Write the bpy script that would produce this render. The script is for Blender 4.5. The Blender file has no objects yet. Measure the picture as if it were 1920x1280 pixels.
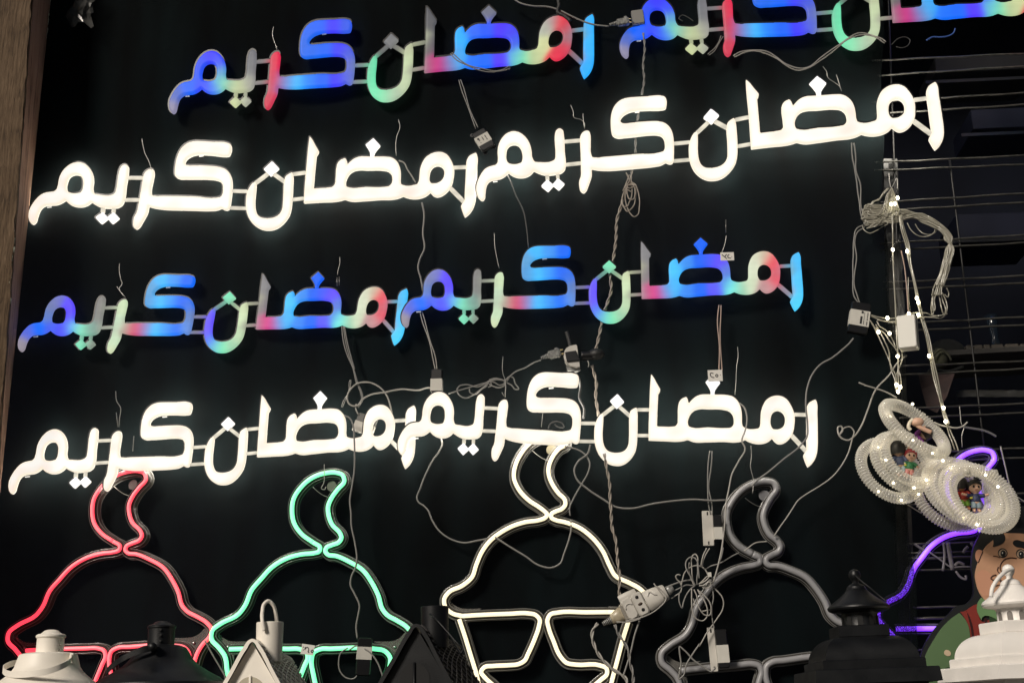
import bpy, math, random
import numpy as np
from mathutils import Vector, Matrix
random.seed(7); rng = np.random.default_rng(7)
scene = bpy.context.scene
C = scene.collection

# ------------------------------------------------------------------ camera
F = 2200.0                      # focal length in pixels of a 1920 px wide frame
EYE = Vector((0.0, -2.3, 1.6))
vz = Vector((-233.0, -6815.0, F*F/6815.0*0 + 2200.0)).normalized()
x2 = 30000.0
y2 = (233.0*x2 + F*F)/6815.0
vx = Vector((x2, -y2, -F)).normalized()
vy = vz.cross(vx).normalized()
# rows: world axes in camera coordinates (x right, y down, z forward)
right = Vector((vx.x, vy.x, vz.x)); down = Vector((vx.y, vy.y, vz.y)); fwd = Vector((vx.z, vy.z, vz.z))
cam_d = bpy.data.cameras.new('camera'); cam = bpy.data.objects.new('camera', cam_d); C.objects.link(cam)
cam.matrix_world = Matrix(((right.x, -down.x, -fwd.x, EYE.x), (right.y, -down.y, -fwd.y, EYE.y),
                           (right.z, -down.z, -fwd.z, EYE.z), (0, 0, 0, 1)))
cam_d.sensor_width = 36; cam_d.lens = 36*F/1920; cam_d.clip_start = 0.02; cam_d.clip_end = 200
scene.camera = cam

# ------------------------------------------------------------------ night sky, shop-front light, exposure
SUN_DIR = Vector((0.46, 0.74, -0.50)).normalized()      # direction the light travels
world = bpy.data.worlds.new('World'); scene.world = world; world.use_nodes = True
wn = world.node_tree.nodes; wl = world.node_tree.links; wn.clear()
sky = wn.new('ShaderNodeTexSky'); sky.sky_type = 'NISHITA'; sky.sun_disc = False
sky.sun_elevation = math.asin(-SUN_DIR.z); sky.sun_rotation = math.atan2(-SUN_DIR.x, -SUN_DIR.y)
bg = wn.new('ShaderNodeBackground'); bg.inputs['Strength'].default_value = 0.012
wo = wn.new('ShaderNodeOutputWorld'); wl.new(sky.outputs[0], bg.inputs[0]); wl.new(bg.outputs[0], wo.inputs[0])
sd = bpy.data.lights.new('street_light', 'SUN'); sd.energy = 3.4; sd.angle = math.radians(14); sd.color = (1.0, 0.91, 0.80)
so = bpy.data.objects.new('street_light', sd); C.objects.link(so)
so.rotation_euler = SUN_DIR.to_track_quat('-Z', 'Y').to_euler(); so.location = (-2, -4, 6)
vs = scene.view_settings; vs.view_transform = 'Standard'; vs.look = 'None'; vs.exposure = 0; vs.gamma = 1; vs.use_curve_mapping = False
scene.cycles.max_bounces = 6; scene.cycles.transparent_max_bounces = 16
scene.cycles.sample_clamp_indirect = 4.0

# ------------------------------------------------------------------ helpers
def P(px, py, d=0.0):
    """point on the plane d metres in front of the cloth that the ray of photo pixel px,py meets"""
    x, y = px-960.0, py-640.0
    v = right*x + down*y + fwd*F
    return EYE + v*((-d - EYE.y)/v.y)
RM = np.array([list(right), list(down), list(fwd)])
def PN(a, d):
    a = np.asarray(a, float); v = (a[:, 0:1]-960)*RM[0] + (a[:, 1:2]-640)*RM[1] + F*RM[2]
    t = (-np.asarray(d, float) - EYE.y)/v[:, 1]
    return np.array(EYE) + v*np.reshape(t, (-1, 1))
def mpp(px, py, d):                       # metres per photo pixel there
    return (P(px, py, d)-EYE).dot(fwd)/F

def lin(c):
    out = []
    for v in c[:3]:
        v /= 255.0
        out.append(v/12.92 if v <= 0.04045 else ((v+0.055)/1.055)**2.4)
    return out

MATS = {}
def mat(name, col=(.5, .5, .5), rough=.5, metal=0., spec=.5, emit=None, es=0., alpha=1., trans=0., bump=0., bscale=80., var=0., vscale=12., coat=0.):
    if name in MATS: return MATS[name]
    m = bpy.data.materials.new(name); m.use_nodes = True
    nt = m.node_tree; b = nt.nodes['Principled BSDF']
    b.inputs['Base Color'].default_value = (*col, 1); b.inputs['Roughness'].default_value = rough
    b.inputs['Metallic'].default_value = metal; b.inputs['Specular IOR Level'].default_value = spec
    b.inputs['Alpha'].default_value = alpha; b.inputs['Transmission Weight'].default_value = trans
    b.inputs['Coat Weight'].default_value = coat
    if emit: b.inputs['Emission Color'].default_value = (*emit, 1); b.inputs['Emission Strength'].default_value = es
    tc = nt.nodes.new('ShaderNodeTexCoord')
    if var:
        n = nt.nodes.new('ShaderNodeTexNoise'); n.inputs['Scale'].default_value = vscale; n.inputs['Detail'].default_value = 6
        nt.links.new(tc.outputs['Object'], n.inputs['Vector'])
        r = nt.nodes.new('ShaderNodeValToRGB')
        r.color_ramp.elements[0].position = .3; r.color_ramp.elements[1].position = .7
        r.color_ramp.elements[0].color = (*[c*(1-var) for c in col], 1); r.color_ramp.elements[1].color = (*[min(1, c*(1+var)) for c in col], 1)
        nt.links.new(n.outputs['Fac'], r.inputs['Fac']); nt.links.new(r.outputs['Color'], b.inputs['Base Color'])
        mr = nt.nodes.new('ShaderNodeMapRange'); mr.inputs['To Min'].default_value = max(0, rough-.12); mr.inputs['To Max'].default_value = min(1, rough+.15)
        nt.links.new(n.outputs['Fac'], mr.inputs['Value']); nt.links.new(mr.outputs[0], b.inputs['Roughness'])
    if bump:
        n2 = nt.nodes.new('ShaderNodeTexNoise'); n2.inputs['Scale'].default_value = bscale; n2.inputs['Detail'].default_value = 5
        nt.links.new(tc.outputs['Object'], n2.inputs['Vector'])
        bp = nt.nodes.new('ShaderNodeBump'); bp.inputs['Strength'].default_value = bump; bp.inputs['Distance'].default_value = .002
        nt.links.new(n2.outputs['Fac'], bp.inputs['Height']); nt.links.new(bp.outputs[0], b.inputs['Normal'])
    MATS[name] = m; return m

def rootloc(o):
    while o.parent: o = o.parent
    return Vector(o.location)
def thing(name, label, cat, loc, group=None):
    o = bpy.data.objects.new(name, None); C.objects.link(o); o.location = loc; o.empty_display_size = .02
    o['label'] = label; o['category'] = cat
    if group: o['group'] = group
    return o
def link(name, me, m=None, parent=None, label=None, cat=None, group=None, kind=None, loc=None):
    o = bpy.data.objects.new(name, me); C.objects.link(o)
    if m and len(me.materials) == 0: me.materials.append(m)
    if parent: o.parent = parent
    if loc is not None: o.location = loc
    if label: o['label'] = label
    if cat: o['category'] = cat
    if group: o['group'] = group
    if kind: o['kind'] = kind
    return o
def mk(name, verts, faces, m, parent=None, smooth=True, col=None, autoflat=None, **kw):
    """mesh from world-space vertices; origin at its thing's base (or its own centre)"""
    v = np.asarray(verts, float).reshape(-1, 3)
    org = np.array(rootloc(parent)) if parent else (v.min(0)+v.max(0))/2
    me = bpy.data.meshes.new(name); me.from_pydata((v-org).tolist(), [], [list(f) for f in faces])
    if smooth: me.polygons.foreach_set('use_smooth', [True]*len(me.polygons))
    if col is not None:
        a = me.color_attributes.new('led', 'FLOAT_COLOR', 'POINT')
        c = np.ones((len(v), 4)); c[:, :col.shape[1]] = col; a.data.foreach_set('color', c.ravel())
    me.materials.append(m); me.update()
    if autoflat is not None: me.set_sharp_from_angle(angle=math.radians(autoflat))
    return link(name, me, None, parent, loc=None if parent else org.tolist(), **kw)

class G:                                   # a bag of geometry
    def __init__(s): s.v = []; s.f = []
    def add(s, v, f):
        n = len(s.v); s.v += [tuple(q) for q in v]; s.f += [tuple(i+n for i in q) for q in f]; return s
    def mk(s, name, m, parent=None, **kw): return mk(name, s.v, s.f, m, parent, **kw)

def catmull(pts, n=6, closed=False):
    """pts with optional 3rd value 1 = corner; 2-D or 3-D handled through dim"""
    pts = [tuple(p) for p in pts]; out = []; N = len(pts)
    A = np.array([p[:2] for p in pts]); cor = [len(p) > 2 and p[2] == 1 for p in pts]
    rngN = N if closed else N-1
    for i in range(rngN):
        p1, p2 = A[i], A[(i+1) % N]
        p0 = A[(i-1) % N] if (closed or i > 0) else p1
        p3 = A[(i+2) % N] if (closed or i < N-2) else p2
        if cor[i]: p0 = p1
        if cor[(i+1) % N]: p3 = p2
        L = np.linalg.norm(p2-p1)
        def tang(a, b, c):
            d1 = np.linalg.norm(b-a); d2 = np.linalg.norm(c-b)
            if d1 < 1e-6 or d2 < 1e-6: return (c-a)/max(d1+d2, 1e-6)*L
            return ((b-a)/d1*d2 + (c-b)/d2*d1)/(d1+d2)*L
        m1 = tang(p0, p1, p2); m2 = tang(p1, p2, p3)
        for k in range(n):
            t = k/n
            out.append((2*t**3-3*t*t+1)*p1 + (t**3-2*t*t+t)*m1 + (-2*t**3+3*t*t)*p2 + (t**3-t*t)*m2)
    if not closed: out.append(A[-1])
    return np.array(out)
def catmull3(pts, n=6, closed=False):
    A = np.array(pts, float); N = len(A); out = []
    for i in range(N if closed else N-1):
        p1, p2 = A[i], A[(i+1) % N]
        p0 = A[(i-1) % N] if (closed or i > 0) else p1
        p3 = A[(i+2) % N] if (closed or i < N-2) else p2
        L = np.linalg.norm(p2-p1)
        def tang(a, b, c):
            d1 = np.linalg.norm(b-a); d2 = np.linalg.norm(c-b)
            if d1 < 1e-9 or d2 < 1e-9: return (c-a)/max(d1+d2, 1e-9)*L
            return ((b-a)/d1*d2 + (c-b)/d2*d1)/(d1+d2)*L
        m1 = tang(p0, p1, p2); m2 = tang(p1, p2, p3)
        for k in range(n):
            t = k/n
            out.append((2*t**3-3*t*t+1)*p1 + (t**3-2*t*t+t)*m1 + (-2*t**3+3*t*t)*p2 + (t**3-t*t)*m2)
    if not closed: out.append(A[-1])
    return np.array(out)

def tube(pts, r, sides=6, closed=False, flat=1.0, caps=True):
    """tube along 3-D points; r scalar or per point; flat<1 squashes it towards the wall"""
    A = np.asarray(pts, float); n = len(A); g = G()
    R = np.full(n, r, float) if np.isscalar(r) else np.asarray(r, float)
    T = np.roll(A, -1, 0)-np.roll(A, 1, 0)
    if not closed: T[0] = A[1]-A[0]; T[-1] = A[-1]-A[-2]
    T /= np.maximum(np.linalg.norm(T, axis=1, keepdims=True), 1e-9)
    nrm = np.array([0, -1.0, 0])
    if abs(T[0] @ nrm) > .95: nrm = np.array([1.0, 0, 0])
    V = []; prev = None
    for i in range(n):
        u = nrm if prev is None else prev
        u = u-(u@T[i])*T[i]; u /= max(np.linalg.norm(u), 1e-9); prev = u; w = np.cross(T[i], u)
        for k in range(sides):
            a = 2*math.pi*k/sides
            V.append(A[i]+R[i]*(math.cos(a)*u*flat+math.sin(a)*w))
    Fc = []
    for i in range(n if closed else n-1):
        j = (i+1) % n
        for k in range(sides):
            q = (k+1) % sides; Fc.append((i*sides+k, i*sides+q, j*sides+q, j*sides+k))
    if not closed and caps:
        Fc.append(tuple(range(sides-1, -1, -1))); Fc.append(tuple((n-1)*sides+k for k in range(sides)))
    return V, Fc
def wpts(pts, d, n=6, smooth=True):
    """pixel polyline (x,y[,d]) to 3-D"""
    Q = np.array([list(P(p[0], p[1], p[2] if len(p) > 2 else d)) for p in pts])
    return catmull3(Q, n) if smooth and len(Q) > 2 else Q
def box(c, ax, ay, az, hx, hy, hz, bev=0.0):
    """oriented box with chamfered edges round the z-face (ax,ay,az unit vectors)"""
    c, ax, ay, az = [Vector(q) for q in (c, ax, ay, az)]
    b = min(bev, hx*.9, hy*.9, hz*.9)
    if b <= 0:
        V = [c+ax*(sx*hx)+ay*(sy*hy)+az*(sz*hz) for sz in (-1, 1) for sx, sy in ((-1, -1), (1, -1), (1, 1), (-1, 1))]
        return V, [(3, 2, 1, 0), (4, 5, 6, 7), (0, 1, 5, 4), (1, 2, 6, 5), (2, 3, 7, 6), (3, 0, 4, 7)]
    V = []
    def ring(h, ix, iy):
        x, y = hx-ix, hy-iy
        for sx, sy, ex, ey in ((-1, -1, 0, 1), (-1, -1, 1, 0), (1, -1, 0, 0), (1, -1, 0, 1), (1, 1, 0, 0), (1, 1, 1, 0), (-1, 1, 0, 0), (-1, 1, 0, 0)):
            pass
        oct_ = [(-x, -y+b), (-x+b, -y), (x-b, -y), (x, -y+b), (x, y-b), (x-b, y), (-x+b, y), (-x, y-b)]
        for p, q in oct_: V.append(c+ax*p+ay*q+az*h)
    ring(-hz, b*.7, b*.7); ring(-hz+b, 0, 0); ring(hz-b, 0, 0); ring(hz, b*.7, b*.7)
    Fc = [tuple(range(7, -1, -1)), tuple(range(24, 32))]
    for l in range(3):
        for k in range(8):
            q = (k+1) % 8; Fc.append((l*8+k, l*8+q, l*8+8+q, l*8+8+k))
    return V, Fc
def frame_at(px, py, d, ang=0, yaw=0):
    """centre and axes of a thing lying against the wall, turned ang degrees (clockwise in the photo)"""
    a = math.radians(ang); X = Vector((math.cos(a), 0, -math.sin(a))); Z = Vector((math.sin(a), 0, math.cos(a))); N = Vector((0, -1, 0))
    if yaw:
        w = math.radians(yaw); X, N = X*math.cos(w)+N*math.sin(w), N*math.cos(w)-X*math.sin(w)
    return P(px, py, d), X, Z, N
def lathe(prof, c, seg=40, ax=Vector((0, 0, 1)), sx=1., sy=1., square=0.0, a0=0.0):
    """profile [(r,z)...] turned round the axis through c"""
    V = []; n = len(prof)
    for r, z in prof:
        for k in range(seg):
            a = 2*math.pi*k/seg+a0; ca, sa = math.cos(a), math.sin(a)
            if square:
                p = 2/(2+square*10); q = (abs(ca)**(1/p*2)+abs(sa)**(1/p*2))**(-p/2); ca *= q; sa *= q
            V.append((c[0]+r*ca*sx, c[1]+r*sa*sy, c[2]+z))
    Fc = []
    for i in range(n-1):
        for k in range(seg):
            q = (k+1) % seg; Fc.append((i*seg+k, i*seg+q, (i+1)*seg+q, (i+1)*seg+k))
    Fc.append(tuple(range(seg-1, -1, -1))); Fc.append(tuple((n-1)*seg+k for k in range(seg)))
    return V, Fc
def sphere(c, r, seg=12, rings=8, sc=(1, 1, 1)):
    prof = [(r*math.sin(math.pi*(i+.02)/(rings+.04)), -r*math.cos(math.pi*(i+.02)/(rings+.04))) for i in range(rings+1)]
    V, Fc = lathe(prof, (0, 0, 0), seg)
    return [(c[0]+v[0]*sc[0], c[1]+v[1]*sc[1], c[2]+v[2]*sc[2]) for v in V], Fc

# ---- shapes from outlines: signed distance, marching squares, rounded face
def sdf(loops, X):
    d2 = np.full(len(X), 1e18); ins = np.zeros(len(X), bool)
    for L in loops:
        A = L; B = np.roll(L, -1, 0)
        for s in range(0, len(A), 64):
            a = A[s:s+64]; b = B[s:s+64]; e = b-a; w = X[:, None, :]-a[None]
            t = np.clip((w*e).sum(-1)/np.maximum((e*e).sum(-1), 1e-9), 0, 1)
            q = w-e*t[..., None]; d2 = np.minimum(d2, (q*q).sum(-1).min(1))
            cond = (a[None, :, 1] > X[:, None, 1]) != (b[None, :, 1] > X[:, None, 1])
            xin = a[None, :, 0]+(X[:, None, 1]-a[None, :, 1])/np.where(np.abs(e[None, :, 1]) < 1e-9, 1e-9, e[None, :, 1])*e[None, :, 0]
            ins ^= (cond & (X[:, None, 0] < xin)).sum(1) % 2 == 1
    d = np.sqrt(d2); return np.where(ins, d, -d)
def march(loops, cell, inflate=0.0):
    al = np.vstack(loops); lo = al.min(0)-inflate-cell*1.5; hi = al.max(0)+inflate+cell*1.5
    nx = int((hi[0]-lo[0])/cell)+2; ny = int((hi[1]-lo[1])/cell)+2
    gx, gy = np.meshgrid(lo[0]+np.arange(nx)*cell, lo[1]+np.arange(ny)*cell)
    pts = np.stack([gx.ravel(), gy.ravel()], 1); S = sdf(loops, pts)+inflate
    S = np.where(np.abs(S) < cell*.08, np.sign(S+1e-12)*cell*.08, S)
    V = []; D = []; key = {}; faces = []
    def gv(i):
        if ('g', i) not in key: key[('g', i)] = len(V); V.append(pts[i]); D.append(S[i])
        return key[('g', i)]
    def ev(i, j):
        k = (min(i, j), max(i, j))
        if k not in key:
            t = S[i]/(S[i]-S[j]); key[k] = len(V); V.append(pts[i]+t*(pts[j]-pts[i])); D.append(0.0)
        return key[k]
    sg = (S > 0).reshape(ny, nx)
    cnt = sg[:-1, :-1].astype(int)+sg[1:, :-1]+sg[:-1, 1:]+sg[1:, 1:]
    for r, c in zip(*np.nonzero(cnt)):
        i0 = r*nx+c; cs = [i0, i0+1, i0+1+nx, i0+nx]
        if cnt[r, c] == 4: faces.append([gv(i) for i in cs]); continue
        poly = []
        for k in range(4):
            a, b = cs[k], cs[(k+1) % 4]
            if S[a] > 0: poly.append(gv(a))
            if (S[a] > 0) != (S[b] > 0): poly.append(ev(a, b))
        if len(poly) >= 3: faces.append(poly)
    return np.array(V), np.array(D), [f[::-1] for f in faces]
def slab(loops, mapf, dback, H, rnd, cell, inflate=0.0, step=0.0):
    """world verts, faces, px positions, depth-in-shape of a plate of thickness H with a rounded rim"""
    V2, D, faces = march(loops, cell, inflate)
    Q = PN(mapf(V2), dback+H)
    e = np.clip(D/rnd, 0, 1) if rnd > 0 else np.ones(len(D))
    drop = (1-np.sqrt(np.clip(1-(1-e)**2, 0, 1)))*min(H*.7, rnd*.00105) if rnd > 0 else np.zeros(len(D))
    Q[:, 1] += drop
    cntE = {}
    for f in faces:
        for k in range(len(f)):
            a, b = f[k], f[(k+1) % len(f)]; cntE[(a, b)] = 1
    bd = [(a, b) for (a, b) in cntE if (b, a) not in cntE]
    idx = {}; VV = [tuple(q) for q in Q]; src = list(range(len(Q))); F2 = [tuple(f) for f in faces]
    for a, b in bd:
        for i in (a, b):
            if i not in idx:
                idx[i] = (len(VV), len(VV)+1)
                VV.append(tuple(Q[i])); src.append(i)
                q = Q[i].copy(); q[1] = -dback; VV.append(tuple(q)); src.append(i)
        F2.append((idx[b][0], idx[a][0], idx[a][1], idx[b][1]))
    src = np.array(src)
    return np.array(VV), F2, V2[src], D[src]

def homog(A, B):
    A = np.array(A, float); B = np.array(B, float)
    def nrm(X):
        m = X.mean(0); s = 1/np.abs(X-m).mean(); return np.array([[s, 0, -s*m[0]], [0, s, -s*m[1]], [0, 0, 1]])
    Ta, Tb = nrm(A), nrm(B); a = np.c_[A, np.ones(len(A))]@Ta.T; b = np.c_[B, np.ones(len(B))]@Tb.T
    M = []
    for (x, y, _), (u, v, _) in zip(a, b):
        M.append([x, y, 1, 0, 0, 0, -u*x, -u*y, -u]); M.append([0, 0, 0, x, y, 1, -v*x, -v*y, -v])
    h = np.linalg.svd(np.array(M))[2][-1].reshape(3, 3); Hm = np.linalg.inv(Tb)@h@Ta
    def f0(X):
        X = np.asarray(X, float); q = np.c_[X, np.ones(len(X))]@Hm.T; return q[:, :2]/q[:, 2:]
    # the plastic strips flex a little: smooth warp of what the flat fit leaves over
    R = B-f0(A); K = lambda X: np.exp(-((X[:, None, :]-A[None])**2).sum(-1)/(2*75.0**2))
    W = np.linalg.solve(K(A)+.12*np.eye(len(A)), R)
    def f(X):
        X = np.asarray(X, float); return f0(X)+K(X)@W
    f.res = np.abs(f(A)-B).max(), np.sqrt(((f(A)-B)**2).sum(1)).round(1)
    return f
def affine(A, B):
    A = np.array(A, float); B = np.array(B, float); M = np.c_[A, np.ones(len(A))]
    X = np.linalg.lstsq(M, B, rcond=None)[0]
    return lambda Q: np.c_[np.asarray(Q, float), np.ones(len(Q))]@X
# ------------------------------------------------------------------ the setting
def cloth_mat():
    m = bpy.data.materials.new('black_cloth'); m.use_nodes = True; nt = m.node_tree; b = nt.nodes['Principled BSDF']
    b.inputs['Roughness'].default_value = .95; b.inputs['Specular IOR Level'].default_value = .12
    tc = nt.nodes.new('ShaderNodeTexCoord')
    mp = nt.nodes.new('ShaderNodeMapping'); mp.inputs['Scale'].default_value = (5, 1, 1.1); nt.links.new(tc.outputs['Object'], mp.inputs[0])
    n = nt.nodes.new('ShaderNodeTexNoise'); n.inputs['Scale'].default_value = 2.2; n.inputs['Detail'].default_value = 7
    nt.links.new(mp.outputs[0], n.inputs['Vector'])
    r = nt.nodes.new('ShaderNodeValToRGB'); r.color_ramp.elements[0].position = .36; r.color_ramp.elements[1].position = .72
    r.color_ramp.elements[0].color = (.0002, .0008, .0010, 1); r.color_ramp.elements[1].color = (.0020, .0052, .0060, 1)  # upright tone streaks put the folds' light and shade into the colour
    nt.links.new(n.outputs['Fac'], r.inputs['Fac']); nt.links.new(r.outputs[0], b.inputs['Base Color'])
    # open weave: tiny holes between the threads
    v = nt.nodes.new('ShaderNodeTexVoronoi'); v.inputs['Scale'].default_value = 1300; nt.links.new(tc.outputs['Object'], v.inputs['Vector'])
    g = nt.nodes.new('ShaderNodeMath'); g.operation = 'LESS_THAN'; g.inputs[1].default_value = .40; nt.links.new(v.outputs['Distance'], g.inputs[0])
    sx = nt.nodes.new('ShaderNodeSeparateXYZ'); nt.links.new(tc.outputs['Object'], sx.inputs[0])
    w = nt.nodes.new('ShaderNodeTexNoise'); w.inputs['Scale'].default_value = 900; nt.links.new(tc.outputs['Object'], w.inputs['Vector'])
    bp = nt.nodes.new('ShaderNodeBump'); bp.inputs['Strength'].default_value = .25; bp.inputs['Distance'].default_value = .0006
    nt.links.new(w.outputs['Fac'], bp.inputs['Height']); nt.links.new(bp.outputs[0], b.inputs['Normal'])
    return m, nt, b, g
CL, clnt, clb, clg = cloth_mat()
def fold(px, py):
    r = 0
    for a, w, ph, s in ((.006, .030, .3, .10), (.004, .011, 1.7, -.2), (.0025, .053, 4.1, .06), (.0016, .11, .5, .3)):
        r += a*math.sin(w*px*.6+ph+s*math.sin(py*.004+ph)*6)
    r += .004*math.sin(py*.013+px*.004+1.2*math.sin(px*.009))*math.sin(px*.006)
    return r
V = []; nx_, ny_ = 300, 110
for j in range(ny_+1):
    for i in range(nx_+1):
        py = -220+j*(1900/ny_)
        rt = 1655+(75*max(0, (py-380)/900))+3*math.sin(py*.03)
        px = -140+(rt+140)*i/nx_
        V.append(P(px, py, -.023+.5*fold(px, py)))
Fc = [(j*(nx_+1)+i, j*(nx_+1)+i+1, (j+1)*(nx_+1)+i+1, (j+1)*(nx_+1)+i) for j in range(ny_) for i in range(nx_)]
cl = mk('black_cloth', V, Fc, CL, label='black cloth hung as the backdrop behind all the lit signs', cat='cloth backdrop')
# weave lets light through only where a tube lies right behind the cloth's right hem
tr = clnt.nodes.new('ShaderNodeBsdfTransparent'); mx = clnt.nodes.new('ShaderNodeMixShader')
clnt.links.new(clg.outputs[0], mx.inputs[0]); clnt.links.new(clb.outputs[0], mx.inputs[1]); clnt.links.new(tr.outputs[0], mx.inputs[2])
clnt.links.new(mx.outputs[0], clnt.nodes['Material Output'].inputs[0])

# ground, back wall and ceiling of the stall
M_dark = mat('dark_wall', (.004, .005, .009), .9, spec=.1, var=.5, vscale=3)
g = G(); g.add(*box((0, 2, -.01), (1, 0, 0), (0, 1, 0), (0, 0, 1), 30, 30, .01)); g.mk('ground', mat('asphalt', (.05, .05, .05), .9, var=.3), smooth=False, kind='structure')
g = G(); g.add(*box((0, 1.1, 2.0), (1, 0, 0), (0, 0, 1), (0, 1, 0), 4, 2.0, .04)); g.mk('back_wall', M_dark, smooth=False, kind='structure')
g = G(); g.add(*box((0, .55, 4.0), (1, 0, 0), (0, 1, 0), (0, 0, 1), 4, .55, .04)); g.mk('ceiling', M_dark, smooth=False, kind='structure')

# ------------------------------------------------------------------ wooden post at the left
def wood_mat(name, c1, c2, sc, crack=.6):
    m = bpy.data.materials.new(name); m.use_nodes = True; nt = m.node_tree; b = nt.nodes['Principled BSDF']
    b.inputs['Roughness'].default_value = .8; b.inputs['Specular IOR Level'].default_value = .25
    tc = nt.nodes.new('ShaderNodeTexCoord'); mp = nt.nodes.new('ShaderNodeMapping'); mp.inputs['Scale'].default_value = (sc, sc, sc*.07)
    nt.links.new(tc.outputs['Object'], mp.inputs[0])
    n = nt.nodes.new('ShaderNodeTexNoise'); n.inputs['Scale'].default_value = 3; n.inputs['Detail'].default_value = 9; n.inputs['Roughness'].default_value = .68; n.inputs['Distortion'].default_value = .5
    nt.links.new(mp.outputs[0], n.inputs['Vector'])
    n3 = nt.nodes.new('ShaderNodeTexNoise'); n3.inputs['Scale'].default_value = 14; n3.inputs['Detail'].default_value = 4; nt.links.new(tc.outputs['Object'], n3.inputs['Vector'])
    ad = nt.nodes.new('ShaderNodeMath'); ad.operation = 'MULTIPLY_ADD'; ad.inputs[1].default_value = .35; nt.links.new(n3.outputs['Fac'], ad.inputs[0]); nt.links.new(n.outputs['Fac'], ad.inputs[2])
    r = nt.nodes.new('ShaderNodeValToRGB'); e = r.color_ramp.elements; e[0].position = .48; e[1].position = .95
    e[0].color = (*[c*.22 for c in c1], 1); e[1].color = (*c2, 1); k = r.color_ramp.elements.new(.62); k.color = (*c1, 1)
    nt.links.new(ad.outputs[0], r.inputs['Fac']); nt.links.new(r.outputs[0], b.inputs['Base Color'])
    bp = nt.nodes.new('ShaderNodeBump'); bp.inputs['Strength'].default_value = crack; bp.inputs['Distance'].default_value = .004
    nt.links.new(ad.outputs[0], bp.inputs['Height']); nt.links.new(bp.outputs[0], b.inputs['Normal'])
    return m
post = thing('wooden_post', 'rough brown wooden post standing at the left edge beside the black cloth', 'post', P(-40, 1500, .1))
def strip(x0s, x1s, d0, d1, ys, n=8, amp=.0012, seed=0):
    rr = random.Random(seed); V = []; Fc = []
    for j, y in enumerate(ys):
        for i in range(n+1):
            t = i/n; p0 = P(x0s(y), y, d0); p1 = P(x1s(y), y, d1); q = p0.lerp(p1, t)
            e = 1 if 0 < i < n else .9
            V.append(q+Vector((rr.uniform(-amp, amp)*e, rr.uniform(-amp, amp)*e, 0)))
    for j in range(len(ys)-1):
        for i in range(n): a = j*(n+1)+i; Fc.append((a, a+1, a+n+2, a+n+1))
    return V, Fc
ys = [-260+i*16 for i in range(118)]
jag = {y: random.Random(int(y)*7+1).uniform(-1.6, 1.6) for y in ys}
edge = lambda y: 59-.0735*y+jag[y]
sm0 = lambda y: 62-.0735*y; sm1 = lambda y: 95-.103*y
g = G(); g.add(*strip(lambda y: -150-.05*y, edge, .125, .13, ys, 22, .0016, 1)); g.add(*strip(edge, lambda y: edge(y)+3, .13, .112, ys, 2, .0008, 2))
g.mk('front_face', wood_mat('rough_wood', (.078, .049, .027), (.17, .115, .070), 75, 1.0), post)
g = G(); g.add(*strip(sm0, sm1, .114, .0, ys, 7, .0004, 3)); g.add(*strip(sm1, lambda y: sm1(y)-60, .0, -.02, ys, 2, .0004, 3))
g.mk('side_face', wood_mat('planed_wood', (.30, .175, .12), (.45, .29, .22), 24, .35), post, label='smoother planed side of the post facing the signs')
g = G(); R_ = random.Random(4)
for y in list(range(-20, 70, 9))+list(range(430, 560, 16)):
    if y < 100: x = 94-.103*y+R_.uniform(-1, 1); dd = .003
    else: x = edge(ys[int((y+260)/16)])+R_.uniform(-1, 1); dd = .128
    g.add(*tube(wpts([(x, y), (x-R_.uniform(0, 2), y+6), (x-1, y+12)], dd, 2), [.0006, R_.uniform(.001, .0022), .0009, .0007, .0003][:5], 5))
g.mk('splinter_paint', mat('old_paint', (.42, .45, .36), .7, var=.4, vscale=200), post)

# ------------------------------------------------------------------ the script signs (outlines measured on the rightmost sign of the third row)
YEEM = [(760.7,612.4),(755,608),(752,598),(752.4,589),(756,579.5),(763,568.5),(771.5,560.5),(782,557.3),(788,556.4),(791.5,553.6),(793.3,547),(793.7,537.5),(796,526),(802.5,514.5),(811,507),(821,504),(831,506),(840,513.5),(846,523.7),(848.5,535),(849,549),(852.5,556),(860,557.2),(879,557),(884.4,554),(886.2,546),(886.8,527.5),(887.8,513.7),(890.4,506.5),(895.6,503.5),(900.4,506.3),(901.5,513.5),(901,540),(900.4,566),(898.7,571.5),(893,576.5),(884,578.2),(866,578.2),(857.5,575),(849.4,570.4,1),(844.5,575.3),(837.5,578.9),(830,580),(821,578.7),(813.7,575),(808,570,1),(802.5,574.6),(795,578.3),(785,579.6),(776.5,581.2),(771,585.5),(768,592),(766,601),(764.3,609)]
YEEM_H = [(806.9,547.5),(807.5,538.7),(810,531),(815,526.6),(821,525.3),(827.5,527),(832,532.5),(833.6,540),(833.3,550),(831,555.4),(826,557.2),(815,557.2),(809.2,554.6)]
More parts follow.
